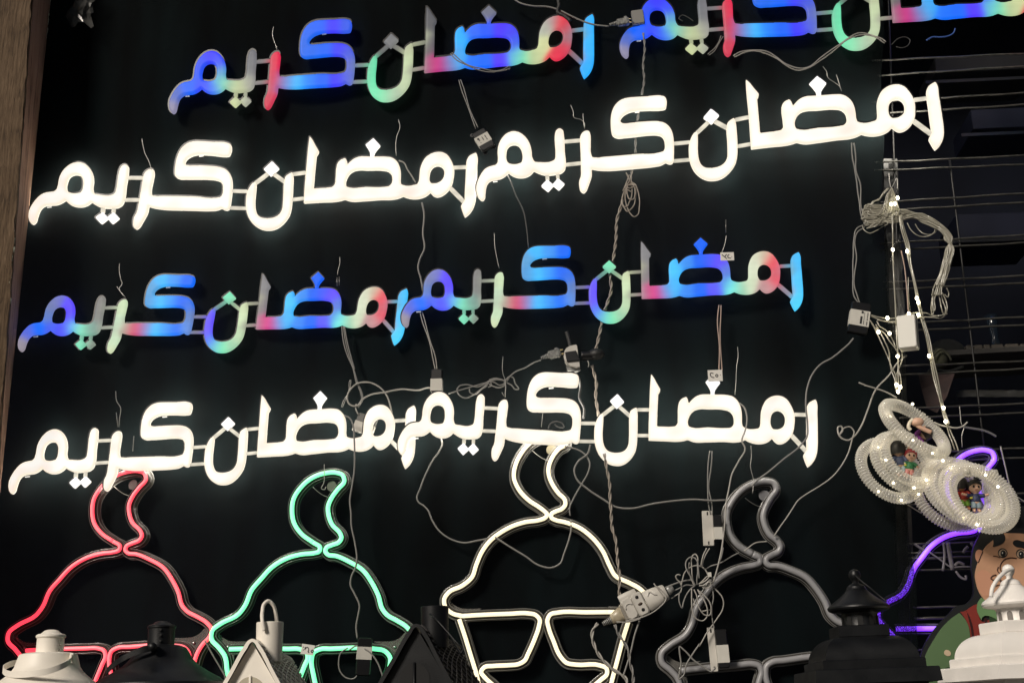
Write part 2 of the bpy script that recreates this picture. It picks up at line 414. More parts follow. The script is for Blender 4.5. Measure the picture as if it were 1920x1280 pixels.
KAR = [(937.5,509.3),(941.5,510),(943.3,514),(943.3,529.4),(943,549),(944.6,553.4),(950,554.8),(964.6,554.4),(989.4,553.7),(1019,553),(1055,552),(1061.4,549.7),(1063.6,545),(1063.9,537.3),(1062.6,529.4),(1058.6,524.4),(1051,521.9),(1039,521.4),(1019,522.6),(999.4,523.7),(985,523.2),(980,519.5),(978.2,512.5),(977.8,503),(978.5,491.7),(981.5,479.8),(987.3,470),(995.4,463.6),(1005.3,460.6),(1019.2,459.9),(1039,459.8),(1062,459.8),(1067.6,461.9),(1069.6,466.6),(1069,476),(1067,480.4),(1062.5,481.3),(1039,481.2),(1024.2,481.4),(1009.3,482.9),(1000.6,486.6),(995.2,491.5),(993.2,496.1),(994.6,499.6),(999.4,501.2),(1009.3,500.9),(1034,499.8),(1053.9,500.3),(1063.8,502.8),(1070.8,508),(1075.8,516.5),(1078.2,527.4),(1078.7,539.3),(1078.2,559.1),(1077.4,568),(1074.8,571.4),(1070.8,571.8),(1064.3,569,1),(1056.9,572.7),(1044,574.7),(1019.2,575.9),(999.4,576.5),(962,576.3),(952,575),(942,572.6,1),(941.2,584.3),(937.5,594),(933.5,603.5),(930.4,609.3),(926.4,612),(922.6,609.2),(920.4,601),(920.8,592.3),(924,584),(925,571.7),(926,554.4),(926.6,531.5),(926.9,522.5),(928.7,516),(932.6,511.4)]
NOON = [(1117,520.6),(1118.6,524.5),(1118.9,531),(1118.9,557),(1120.7,568.5),(1123.9,576),(1128.8,581),(1135.6,583.3),(1149.4,583.1),(1157.4,580.4),(1163.3,575),(1166.3,568),(1167.1,557),(1166.8,539.4),(1166.6,518.6),(1168,513),(1172.5,509.2),(1178.7,506.5,1),(1180.6,513.7),(1181.7,529.5),(1182.2,552.3),(1181.5,568),(1179.3,578.1),(1175,586.2),(1168.3,594.4),(1160,600.8),(1152.5,603.8),(1143,604.6),(1134,603.2),(1124,598),(1115,589.4),(1108,576.5),(1104.9,565.2),(1104.1,553),(1104.4,541.4),(1106.6,533.3),(1109.8,526.5),(1113.3,521.8,1)]
MADAA = [(1201.9,451.6,1),(1204.7,454),(1212.8,464.8),(1220,474.4,1),(1219.4,478),(1216.9,482,1),(1217,499.5),(1217.3,519.4),(1217.6,535,1),(1229.7,534.5),(1244.6,533.5),(1251.5,531.8),(1254.6,527.6),(1255,519.4),(1254.4,499.5),(1255.6,493),(1259.6,487.6),(1267.6,483.4,1),(1269.6,485.8),(1272.3,494.6,1),(1277.3,488.6),(1284.2,482.4),(1292.2,478.5),(1304,476.9),(1319,476.2),(1341,475.3),(1351.7,477.2),(1359.6,482.7),(1365.1,490.6),(1368.1,499.5),(1369.5,511.4),(1370,519),(1371.8,524),(1376.7,526.5),(1395.6,526.5),(1400.8,524.8),(1403,520.5),(1403.6,509.6),(1404,496.7),(1406.5,487.6),(1411.4,478.8),(1419.4,472.9),(1429.3,470),(1439.2,470.7),(1448.1,475.4),(1455.1,483.8),(1460.5,493.7),(1463,503.7),(1463,515.6),(1461.5,527),(1457,536.4),(1450.1,543.3),(1442.2,547.3),(1436.2,547.6),(1431.3,545.3),(1425.3,539.4,1),(1419.4,544.8),(1409.4,549),(1398.5,550.2),(1387.6,548.8),(1377.2,545.2,1),(1369.8,548.3),(1360,550.3),(1338.8,550.9),(1309,553.6),(1284.2,554.8),(1274.3,552.1,1),(1267.4,554.3),(1257.5,556.1),(1234.6,557.1),(1203.4,558.2,1),(1202.6,530),(1202.3,500),(1201.6,470)]
MADAA_H1 = [(1272.8,524.3),(1274.3,516.4),(1278.3,508.8),(1284.2,503.7),(1293.2,500.7),(1309,499.8),(1337,498.9),(1346.7,501),(1352.9,506.5),(1355.6,514.4),(1354.9,522.8),(1350.7,527.6),(1342,529.1),(1309,530.3),(1281,532.5),(1275,530.6)]
MADAA_H2 = [(1420.6,509.6),(1421.8,502.7),(1425.3,496.9),(1432.3,493.7),(1440.2,495.7),(1445.6,501.7),(1447.1,509.6),(1445.2,517.5),(1439.2,523),(1431.3,525),(1425.3,524.2),(1421.8,519)]
REH = [(1497.7,471.5,1),(1499.9,475),(1502.2,494.7),(1505.2,529.4),(1506.2,544.3),(1505.7,558.2),(1502.7,568.3),(1497.7,576),(1491.1,581.9,1),(1487.6,576),(1482.2,564.4,1),(1483.6,560,1),(1487.6,554,1),(1486.3,539.4),(1484.8,514.6),(1483.4,494.7),(1483.6,485),(1486.8,477.9),(1492,474.2)]
def bar(x0, y0, x1, y1, w):
    dx, dy = x1-x0, y1-y0; L = math.hypot(dx, dy); nx, ny = -dy/L*w/2, dx/L*w/2
    return [(x0+nx, y0+ny, 1), (x1+nx, y1+ny, 1), (x1-nx, y1-ny, 1), (x0-nx, y0-ny, 1)]
dia = lambda cx, cy, rx, ry: [(cx, cy-ry, 1), (cx+rx, cy, 1), (cx, cy+ry, 1), (cx-rx, cy, 1)]
SIGN = [  # name, outlines, base of the part for its label
 ('letter', [YEEM, YEEM_H], 0), ('letter', [KAR], 0), ('letter', [NOON], 0), ('letter', [MADAA, MADAA_H1, MADAA_H2], 0), ('letter', [REH], 0),
 ('dot', [dia(869.2, 596.3, 10.2, 9.8)], 0), ('dot', [dia(886.8, 595.4, 9.8, 9.6)], 0),
 ('dot', [dia(1142.3, 498.8, 13, 11.8)], 0),
 ('dot', [[(1313.7,444.3,1),(1327.3,456,1),(1322,463),(1318.2,469.8),(1317.8,478,1),(1311.2,478,1),(1311,470.8),(1307,464),(1301,456.7,1)]], 0),
 ('connector', [bar(870, 576, 870, 590, 6)], 1), ('connector', [bar(886.5, 576, 887, 589, 5.5)], 1),
 ('connector', [bar(900, 526.3, 929, 525.2, 5)], 1), ('connector', [bar(899, 564.6, 927, 563, 5)], 1),
 ('connector', [bar(1077, 538.6, 1107, 537.3, 5)], 1), ('connector', [bar(1076, 568.3, 1107, 567.2, 5)], 1),
 ('connector', [bar(1139, 506, 1117, 523.5, 6)], 1), ('connector', [bar(1145, 506, 1168, 522, 6)], 1),
 ('connector', [bar(1179, 510.4, 1204, 508.8, 5)], 1), ('connector', [bar(1181, 552.6, 1204, 551.1, 5)], 1),
 ('connector', [bar(1461, 498.8, 1485, 497.5, 5.5)], 1), ('connector', [bar(1458, 532, 1486, 556.5, 7)], 1)]
KP = [(761,612),(821,504),(895.6,503.5),(926.6,612),(1064,460),(980,521),(1145,604.5),(1142,487),(1202,452),(1203.4,558.2),(1313.7,444.5),(1434,470),(1497.7,471.7),(1491,581.7),(1073,572),(938,509.5)]
TK = {
 'A': (KP, [(324.5,211),(395,94.5),(473.7,92),(501,203.7),(653,35),(564,104.8),(723.7,188.7),(732.5,64.5),(799.5,9.5),(796,134.5),(916,10.7),(1046,28.3),(1110,25.7),(1095,145.7),(656,157.5),(518,97)]),
 'B': ([(761,612),(821,504),(926.6,612),(1073,572),(1145,604.5),(1203.4,558.2),(1377.2,545.3),(1398,550),(1274.3,552),(808,570),(849.4,570.6),(869.5,606),(886,605),(821,525.6),(821,557),(1062,549.5),(1143,583.4),(1217.6,535),(1277,532)],
       [(1175,107),(1230,-2.5),(1365.5,103),(1528.7,60.7),(1605,93.7),(1676,40),(1875,22.5),(1895,26.2),(1757.5,30.5),(1222.5,62.5),(1270,62.5),(1298.7,100.7),(1318,100),(1233.7,15),(1233.7,46),(1511,37.5),(1607.5,67.5),(1690,15),(1752.5,9.5)]),
 'C': (KP, [(61,418),(145,303),(233.7,307.5),(254.5,428),(428,267),(327.5,330),(503,430),(508.7,303.7),(580.5,253.7),(568.7,379.5),(699.5,259.5),(822.5,283.7),(892.5,285),(871,405.5),(423.7,393),(282.5,317)]),
 'D': (KP, [(905,374.5),(960,245),(1049,240),(1094.5,360),(1243,178),(1148.7,255),(1337.5,336.5),(1332.5,205),(1399,146.7),(1410,277.5),(1532.5,143),(1680,157),(1753.7,153),(1754.5,279.5),(1258.7,305.5),(1100,243.7)]),
 'E': (KP, [(39,657.5),(115,553),(191,554.5),(204.5,661),(360,516),(271,572),(413.7,660),(430,546),(491.7,513),(479,615.5),(596,509),(703.7,537),(762,540),(738,646),(350,626),(232.5,561)]),
 'F': (KP, KP),
 'G': (KP, [(22,924.5),(100,804),(176,801),(198.7,919.5),(354,753),(264,820),(417.5,907.5),(427,781),(490,740),(481,855.5),(600,732.5),(713.7,758),(776,759),(758.7,877.5),(350,874.5),(221,807.5)]),
 'H': (KP, [(753.7,851),(822.5,733.7),(902.5,738),(927,862.5),(1080,699.5),(988.7,767),(1156,871),(1157.5,738),(1221,701),(1216,824),(1337.5,702),(1461,741),(1530,748),(1515,874.5),(1080,830.5),(946,747.5)])}
LED1 = [(757,600,150,142,150),(768,575,95,110,215),(787,567,40,115,255),(800,545,105,130,190),(803,520,120,128,165),(815,512,120,125,195),(838,520,100,82,255),(843,545,98,75,252),(833,570,92,85,255),(812,568,85,105,240),(850,563,105,175,235),(865,566,130,232,190),(882,566,120,150,140),(894,540,126,124,122),(895,512,126,124,122),(869,598,130,232,190),(888,596,132,134,126),(872,584,130,205,175),
 (935,525,205,225,185),(934,555,195,222,192),(928,590,198,224,190),(924,608,210,220,180),(950,563,175,172,155),(961,564,190,100,115),(969,564,225,60,105),(978,563,185,90,130),(988,563,110,150,215),(1010,565,80,190,255),(1030,565,70,150,240),(1050,563,45,115,250),(1070,562,95,145,225),(1070,540,92,128,190),(1064,518,60,115,225),(1050,510,45,105,245),(1030,510,70,155,250),(1008,512,80,190,255),(988,512,88,155,215),(986,490,98,160,210),(1008,470,80,185,255),(1030,470,75,150,238),(1055,470,42,108,245),
 (1111,535,105,85,255),(1111,562,108,88,255),(1120,583,90,120,245),(1131,593,110,190,215),(1144,594,130,236,180),(1160,588,160,205,170),(1172,572,190,214,175),(1174,535,210,230,188),(1173,515,212,222,180),(1142,499,130,236,190),(1130,513,115,160,150),(1155,513,150,180,150),
 (1210,470,132,130,132),(1210,520,130,125,128),(1208,550,165,130,150),(1218,547,205,80,135),(1226,546,228,48,128),(1238,546,170,100,165),(1250,542,85,165,235),(1262,500,85,198,255),(1263,535,80,188,250),(1290,545,70,140,240),(1285,490,72,145,238),(1310,543,45,108,245),(1313,487,42,104,240),(1330,485,75,95,250),(1348,490,105,82,255),(1342,540,100,92,250),(1361,508,95,120,215),(1362,530,85,140,225),(1372,537,130,250,232),(1388,538,150,205,175),(1405,532,210,222,190),(1412,505,216,226,198),(1415,485,214,220,195),(1432,481,200,190,165),(1446,488,230,90,100),(1454,500,235,70,90),(1456,512,185,115,125),(1455,523,235,68,88),(1442,536,205,135,140),(1434,540,180,150,150),
 (1493,490,78,190,250),(1497,530,85,200,255),(1494,565,88,208,255),(1314,458,42,104,240),(914,526,160,165,150),(914,564,165,168,155),(1092,538,135,130,145),(1092,568,135,130,140),(1192,510,160,160,140),(1192,552,160,160,145),(1475,498,110,170,190),(1472,545,160,150,165)]
LED2 = [(757,603,140,135,160),(764,580,80,105,190),(785,567,40,105,250),(803,552,50,90,245),(803,525,55,85,235),(820,512,65,62,255),(838,522,65,80,245),(843,545,90,150,205),(843,563,125,220,180),(830,570,60,110,240),(812,568,65,75,255),(858,566,150,185,160),(872,567,195,205,150),(888,562,160,160,150),(894,540,112,114,118),(895,512,108,110,115),(869,598,205,215,160),(888,596,165,168,155),(872,584,180,185,150),
 (935,525,222,45,75),(933,560,215,42,72),(927,600,205,62,85),(950,564,140,105,160),(962,564,90,150,225),(975,565,72,190,255),(995,565,50,130,250),(1020,565,45,105,245),(1048,563,72,65,255),(1066,560,85,100,215),(1070,540,95,108,190),(1064,520,75,92,215),(1048,510,72,66,250),(1025,510,42,105,245),(1000,512,45,108,235),(986,500,55,110,225),(990,480,52,108,235),(1010,470,50,105,245),(1038,470,75,66,255),(1060,470,60,95,225),
 (1111,535,110,220,170),(1111,562,112,224,172),(1122,587,125,228,178),(1140,594,140,228,180),(1152,593,175,190,165),(1172,572,190,205,168),(1174,535,196,212,170),(1173,515,190,196,160),(1142,499,118,118,122),(1130,513,110,110,112),(1155,513,125,125,120),
 (1210,470,88,88,92),(1210,520,92,90,95),(1208,550,150,105,130),(1218,547,190,60,125),(1227,546,205,30,120),(1240,546,145,85,150),(1250,542,90,150,210),(1262,500,62,178,255),(1263,535,70,170,240),(1290,545,42,115,250),(1285,490,62,110,245),(1310,543,42,108,250),(1313,487,50,95,245),(1335,485,85,58,255),(1350,492,75,75,240),(1340,540,90,60,255),(1361,515,65,90,235),(1366,535,100,185,215),(1378,538,125,222,170),(1395,535,190,200,150),(1410,520,208,214,160),(1412,490,175,180,165),(1425,478,165,150,150),(1440,480,225,40,62),(1452,495,190,75,90),(1456,512,150,110,120),(1450,530,215,50,75),(1438,542,225,50,78),
 (1493,490,60,178,252),(1497,530,62,182,255),(1494,565,60,175,255),(1314,458,110,112,122),(914,526,135,135,138),(914,564,140,140,142),(1092,538,135,150,145),(1092,568,140,150,145),(1192,510,160,165,140),(1192,552,160,160,145),(1475,498,110,160,175),(1472,545,140,120,130)]
def ledcol(table, X):
    T = np.array(table, float); Lc = np.array([lin(t[2:]) for t in table])
    LM = Lc.mean(1, keepdims=True); Lc = np.clip(LM+(Lc-LM)*1.05, 0, None)
    d = ((X[:, None, :]-T[None, :, :2])**2).sum(-1)+9
    m_ = d.min(1, keepdims=True); w = np.exp(-(d-m_)/(2*9.0**2))+.04*np.exp(-(d-m_)/(2*22.0**2)); w /= w.sum(1, keepdims=True); return w@Lc

def led_mat(name, base, rough, strength=1.0):
    m = bpy.data.materials.new(name); m.use_nodes = True; nt = m.node_tree; b = nt.nodes['Principled BSDF']
    b.inputs['Base Color'].default_value = (*base, 1); b.inputs['Roughness'].default_value = rough; b.inputs['Specular IOR Level'].default_value = .08
    a = nt.nodes.new('ShaderNodeAttribute'); a.attribute_name = 'led'
    nt.links.new(a.outputs['Color'], b.inputs['Emission Color']); b.inputs['Emission Strength'].default_value = strength
    return m
M_rgb = led_mat('frosted_diffuser_colour', (.02, .02, .02), .4)
M_wht = led_mat('frosted_diffuser_white', (.12, .12, .11), .4)
M_black = mat('black_plastic', (.006, .006, .007), .35, spec=.4)
M_wire = mat('thin_steel_wire', (.35, .34, .32), .35, metal=.8)
M_back = mat('frosted_acrylic_back', (.050, .046, .040), .5, spec=.2)
PXM = .00105
M_slot = mat('lit_slot', (.5, .5, .5), .5, emit=(.9, .85, .75), es=.9)
M_slot2 = mat('dim_lit_slot', (.4, .4, .4), .5, emit=(.5, .6, .8), es=.25)
def smooth_loops(loops): return [catmull(L, 4, True) if len(L) > 8 or any(len(p) == 2 for p in L) else catmull(L, 1, True) for L in loops]
LOOPS = [(n, smooth_loops(l), c) for n, l, c in SIGN]
def nz(X, s, k=0):
    return (np.sin(X[:, 0]*s+k)+np.sin(X[:, 1]*s*1.7+k*2.1)+np.sin((X[:, 0]+X[:, 1])*s*.6+k))/3
def make_sign(key, label, table, d, group):
    f = homog(*TK[key]); print('sign', key, 'max residual', f.res[0])
    c = f(np.array([[1130., 600.]]))[0]
    t = thing('lit_script_sign', label, 'light sign', P(c[0], c[1], d), group)
    for name, loops, conn in LOOPS:
        al = np.vstack(loops); q = f(al)
        if q[:, 1].max() < -60 or q[:, 0].min() > 2000: continue
        white = table is None
        H = .004 if conn else .008
        v, fc, X, D = slab(loops, f, d+.003, H, 0 if conn else 3.2, 2.6 if conn else 1.7, (.25 if white else .1) if not conn else 0)
        if not white:
            col = ledcol(table, X)*(1.05+.05*nz(X, .35))[:, None]
            if conn: col = col*.75
            rim = np.clip(D/2.2, 0, 1)[:, None]; col = col*(.93+.07*rim)
        else:
            kseed = ord(key)
            e = np.clip((D+.4)/5.5, 0, 1)[:, None]; e = e*e*(3-2*e)
            cream = np.array(lin((252, 238, 213)))
            core = np.array([1.0, .965, .90])*(WH+.09*nz(X, .05, kseed)[:, None])
            pink = np.clip(nz(X, .11, kseed*3), 0, 1)[:, None]*np.array([0, -.13, -.17])*WH
            col = cream*(1-e)+(core+pink)*e
            if name == 'dot': col = np.array([1, .98, .97])*WH*1.1*np.ones((len(X), 1))
            sd_ = v[:, 1] > -(d+.003+.001)
            if not conn: col = np.where(sd_[:, None], np.array([1, .92, .78])*1.3, col)
            if conn: col = np.array(lin((236, 228, 208)))*(.8+.25*nz(X, .3, 2))[:, None]
        mk(name, v, fc, M_rgb if not white else M_wht, t, col=col)
    g = G()
    for name, loops, conn in LOOPS:
        q = f(np.vstack(loops))
        if q[:, 1].max() < -60 or q[:, 0].min() > 2000: continue
        v, fc, X, D = slab(loops, f, d, .003, 0, 2.6, 1.6 if not conn else 1.0); g.add(v, fc)
    g.mk('backing_plate', M_black, t, smooth=False)
    g = G(); cc_ = []  # unseen glowing plates added behind the letters to throw a halo on the cloth
    for name, loops, conn in LOOPS:
        q = f(np.vstack(loops))
        if conn or q[:, 1].max() < -60 or q[:, 0].min() > 2000: continue
        v, fc, X, D = slab(loops, f, d-.0025, .0020, 0, 2.6, .2); g.add(v, fc); cc_.append(ledcol(table, X)*3.5 if table else np.array([1, .93, .80])*BK*np.ones((len(X), 1)))
        n0 = len(g.v); back = [(x_, -(d-.0027), z_) for x_, y_, z_ in v]; g.add(back, [f_[::-1] for f_ in fc[:len(fc)]]); cc_.append(cc_[-1])
    g.mk('added_halo_plate', M_wht, t, smooth=False, col=np.vstack(cc_))
    for x, y in ((1021, 485.5), (785, 584.5)):
        q = f(np.array([[x, y]], float))[0]
        if q[1] < -5: continue
        cx, X_, Z_, N_ = frame_at(q[0], q[1], d+.004, -3); g = G(); g.add(*box(cx, X_, Z_, N_, 4.6*PXM, 1.1*PXM, .0008, 0)); g.mk('light_slot', M_slot if not table else M_slot2, t, smooth=False)
    return t
WH = 1.0; BK = 22.0
GRP = 'script signs strung in rows'
SG = {}
SG['A'] = make_sign('A', 'colour-changing script sign at the top left, its second word starting with a red letter', LED2, .000, GRP)
SG['B'] = make_sign('B', 'colour-changing script sign cut off by the top edge of the photo at the right', LED2, .000, GRP)
SG['C'] = make_sign('C', 'warm white script sign next to the wooden post, upper of the two white rows', None, .000, GRP)
SG['D'] = make_sign('D', 'warm white script sign at the upper right, tilted up towards the wire grid', None, .014, GRP)
SG['E'] = make_sign('E', 'colour-changing script sign next to the wooden post between the two white rows', LED1, .000, GRP)
SG['F'] = make_sign('F', 'colour-changing script sign with a small white price card on its purple corner', LED1, .014, GRP)
SG['G'] = make_sign('G', 'bright white script sign at the lower left above the red and green crescents', None, .013, GRP)
SG['H'] = make_sign('H', 'bright white script sign at the lower centre with a price card above its dot', None, .027, GRP)

# ------------------------------------------------------------------ neon lantern outlines with crescents
GC = [(611.5,1036,1)]  # measured on the green one, then moved onto the others
DOME = [(587.5,1016.5),(600,1026),(598,1033),(589,1036),(567.5,1038),(537.5,1046),(510,1062.5),(489,1085),(472,1105),(459,1135),(447.5,1150),(412.5,1169),(398,1181),(396,1196),(411,1214),(421,1228),(426,1257),(436,1300),(450,1345)]
CRES = [(587.5,1016.5),(565,1000),(551,979),(547.5,957),(550,936),(562.5,915),(584,896),(610,886.5),(630,885.5),(642,890),(645.5,901),(633,917),(621,934),(615,950),(615.5,962),(622.5,982.5),(638,1000),(640,1007),(636,1015),(622,1021),(612,1026),(610,1033),(614,1038.5),(630,1041.5),(655,1052.5),(680,1068),(697.5,1092),(709,1115),(717.5,1142),(726,1152),(745,1163),(763,1175),(772,1188),(768,1202),(756,1215),(747,1230),(738,1262),(727,1305),(712,1345)]
STAR1 = [(430,1216),(450,1215.5),(540,1215.5),(562,1216),(574,1221),(577,1231),(571,1247),(560,1275),(551,1297),(536,1309),(510,1311),(478,1314)]
STAR2 = [(478,1327),(489,1340)]
STAR3 = [(736,1216.5)]
BARR = [(596,1300),(588,1266),(584,1236),(587.5,1223),(600,1216),(620,1215.3),(700,1215.3),(722,1220),(731,1231),(731,1246),(722,1271),(710,1300)]
# star edges measured on the warm white one
W_L = [(867,1154),(900,1152),(955,1149.8),(990,1149),(1004,1152),(1011.5,1160),(1010,1175),(1004,1193),(990,1225),(984,1237),(972,1244),(955,1246),(925,1247.5),(908,1250),(902,1259),(908,1268),(925,1284),(940,1300)]
W_R = [(1140,1146.5),(1100,1147),(1046,1147.5),(1032,1151),(1026.5,1161),(1029,1177),(1037.5,1200),(1051,1230),(1062,1241.5),(1080,1245),(1125,1246.5),(1137,1252),(1138,1262),(1126,1274),(1108,1290),(1100,1300)]
W_SL = [(861,1160),(872,1193),(882,1226),(893,1262),(902,1300),(915,1345)]
W_SR = [(1178,1165),(1168,1197),(1158,1235),(1147,1277),(1136,1330)]
W_SHL = [(1022,959),(1026,964),(1022,970),(1012,974),(985,978),(960,986),(938,998),(920,1012),(904,1033),(893,1058),(885,1081),(866,1097.5),(842,1109),(833,1122),(835,1137),(849,1149.5),(867,1154)]
W_CRL = [(992,832),(977,850),(966,873),(963.5,895),(972,916),(991,937),(1012,951),(1022,959)]
W_TOP = [(992,832),(1010,821),(1032,816),(1050,818),(1061,824),(1061,832),(1048,841)]
W_CRR = [(1048,841),(1035,858),(1028.5,877),(1029,890),(1035,906),(1047,924),(1059,937),(1060,945),(1054,953),(1042,958),(1034,963),(1034,970),(1041,974),(1058,978),(1085,988),(1110,1007),(1130,1032),(1143,1060),(1153,1078),(1180,1092),(1201,1104),(1212,1117),(1212,1131),(1203,1141),(1185,1146),(1140,1146.5)]
def neon_mat(name, srgb, k):
    c = lin(srgb); return mat(name, (.3, .3, .3), .35, emit=[x*k for x in c], es=1.0)
M_clear = mat('clear_acrylic_edge', (.14, .14, .135), .15, spec=.8)
M_channel = mat('smoked_acrylic_channel', (.055, .05, .045), .22, spec=.6, bump=.6, bscale=60)
YP = [(700,1202),(722,1202),(740,1200),(752,1193),(760,1185),(766,1187),(762,1203),(750,1218),(742,1232),(737,1246),(731,1244),(729,1228),(723,1213),(710,1206)]
def neon(name_label, f, paths, m, d, group, core_r=3.6, dark=False, screws=(), tag_m=None):
    q = f(np.array([[605., 1030.]]))[0]
    t = thing('neon_lantern_outline', name_label, 'light sign', P(q[0], q[1], d), group)
    tubes = []
    for pts in paths:
        c2 = f(catmull(pts, 5)); s = mpp(q[0], q[1], d)
        A = PN(c2, d+.022); A[:, 1] += 0
        mk('light_tube', *tube(A, core_r*s, 10, flat=1.0), m, t)
        B = A.copy(); B[:, 1] = -(d+.004)
        g = G(); T = np.gradient(A, axis=0); T /= np.linalg.norm(T, axis=1, keepdims=True)
        N_ = np.stack([T[:, 2], 0*T[:, 0], -T[:, 0]], 1)
        hw = 8.9*s; n = len(A); V = []
        for i in range(n):
            V += [B[i]+N_[i]*hw, B[i]+N_[i]*hw*.5+[0, -.012, 0], B[i]-N_[i]*hw*.5+[0, -.012, 0], B[i]-N_[i]*hw]
        Fc = [(i*4+k, i*4+k+1, i*4+k+5, i*4+k+4) for i in range(n-1) for k in range(3)]
        mk('channel', V, Fc, M_channel, t)
        g = G()
        for sgn in (1, -1):
            g.add(*tube(A+N_*(sgn*hw*.93)+[0, .004, 0], .00065, 5)); g.add(*tube(B+N_*(sgn*hw*1.02), .0010, 5))
        g.mk('acrylic_edge', M_clear, t)
    for pts_, (sx, sy) in ((YP, (740, 1212)), ([(1168-x, y) for x, y in YP], (428, 1212))):
        if not screws: break
        fm = (lambda Q: f(g2w(Q))) if screws == 'w' else f
        lo = [catmull(pts_, 3, True)]; v, fc, X, D = slab(lo, fm, d+.003, .0025, 0, 2.0, 0)
        pl = mk('corner_plate', v, fc, mat('clear_plate', (.26, .25, .23), .12, alpha=.4, spec=1.0, bump=.6, bscale=120), t, smooth=False)
        p = fm(np.array([[sx, sy]], float))[0]; cx, X, Z, N = frame_at(p[0], p[1], d+.0055)
        sc = G(); sc.add(*lathe([(.0030, 0), (.0030, .002), (.0012, .0032)], (0, 0, 0), 10)); sc.v = [tuple(Vector(cx)+X*v[0]+Z*v[1]+N*v[2]) for v in sc.v]
        sc.mk('screw', mat('screw_steel', (.5, .5, .5), .3, metal=1), pl)
    if tag_m:
        fm = (lambda Q: f(g2w(Q))) if screws == 'w' else f
        p = fm(np.array([[622, 911]], float))[0]; cx, X, Z, N = frame_at(p[0], p[1], d+.008, 10, 15)
        g = G(); g.add(*lathe([(.0105, 0), (.0105, .0008)], (0, 0, 0), 22)); g.v = [tuple(Vector(cx)+X*v[0]+Z*v[1]+N*v[2]) for v in g.v]; g.mk('round_tag', tag_m, t, smooth=False)
        A = PN(fm(catmull([(586,912),(597,922),(606,928),(616,932)], 5)), d+.012); mk('cross_wire', *tube(A, .0007, 5), M_wire, t)
    return t
gk = [(605,1030),(396,1190),(772,1188),(547.5,955),(640,1005),(580,1216),(459,1135),(717,1142)]
red = affine(gk, [(232,1024),(16,1190),(397,1179),(172,957),(267,1001),(202,1217),(77,1140),(340,1135)])
idt = lambda Q: np.asarray(Q, float)
gk2 = [(605,1030),(396,1190),(547.5,955),(640,1005),(580,1216),(459,1135),(630,885),(717,1142)]
gray = affine(gk2, [(1431,1060),(1237.5,1225),(1357,965),(1468,1037),(1438-6,1262),(1300,1172),(1440,905),(1553,1130)])
purp = affine([(605,1030),(396,1190),(459,1135),(647,893),(510,1062.5),(580,1216)], [(1838,994),(1648,1149),(1697,1102),(1862,849),(1752,1020),(1822,1177)])
g2w = affine(gk, [(1028,961),(832.5,1125),(1214,1125),(963.7,885),(1060,942),(1018,1150),(885,1082.5),(1147,1070)])
# warm-white paths expressed back in green coordinates for the star lines the green one hides
w2g = affine([(1028,961),(832.5,1125),(1214,1125),(963.7,885),(1060,942),(1018,1150),(885,1082.5),(1147,1070)], gk)
to_g = lambda L: [tuple(p) for p in w2g(np.array(L, float))]
NG = 'neon lantern outlines hung along the bottom of the cloth'
scr = 'g'
full = [DOME, CRES, STAR1, BARR]
neon('red neon lantern outline with a crescent on top, leftmost in the bottom row', red, full, neon_mat('red_neon', (255, 60, 80), 1.5), -.012, NG, screws=scr, tag_m=mat('red_tag', (.035, .008, .008), .5))
neon('green neon lantern outline with a crescent on top, beside the red one', idt, full, neon_mat('green_neon', (112, 255, 172), 1.6), -.012, NG, 4.0, screws=scr, tag_m=mat('olive_tag', (.03, .045, .02), .5))
neon('warm white neon lantern outline with a large star, below the lower white script', idt, [W_SHL[::-1]+W_CRL[::-1][1:]+W_TOP[1:]+W_CRR[1:], W_L, W_R, W_SL, W_SR],
     neon_mat('warm_neon', (255, 238, 196), 1.25), -.012, NG, 3.8, screws='w', tag_m=mat('yellow_tag', (.07, .055, .02), .5))
neon('unlit grey neon lantern outline with a crescent, fourth from the left', gray, full, mat('unlit_silicone', (.25, .25, .26), .38, spec=.6), -.012, NG, 5.8, screws=scr, tag_m=mat('pale_tag', (.07, .07, .08), .5))
neon('purple neon lantern outline half hidden behind the cloth edge and the cutout man', purp, [DOME[:13]+[(396,1198),(402,1208),(419,1225),(436,1247),(450,1285),(462,1345)], CRES, STAR1], neon_mat('purple_neon', (118, 44, 255), 2.2), -.075, NG, 4.6)
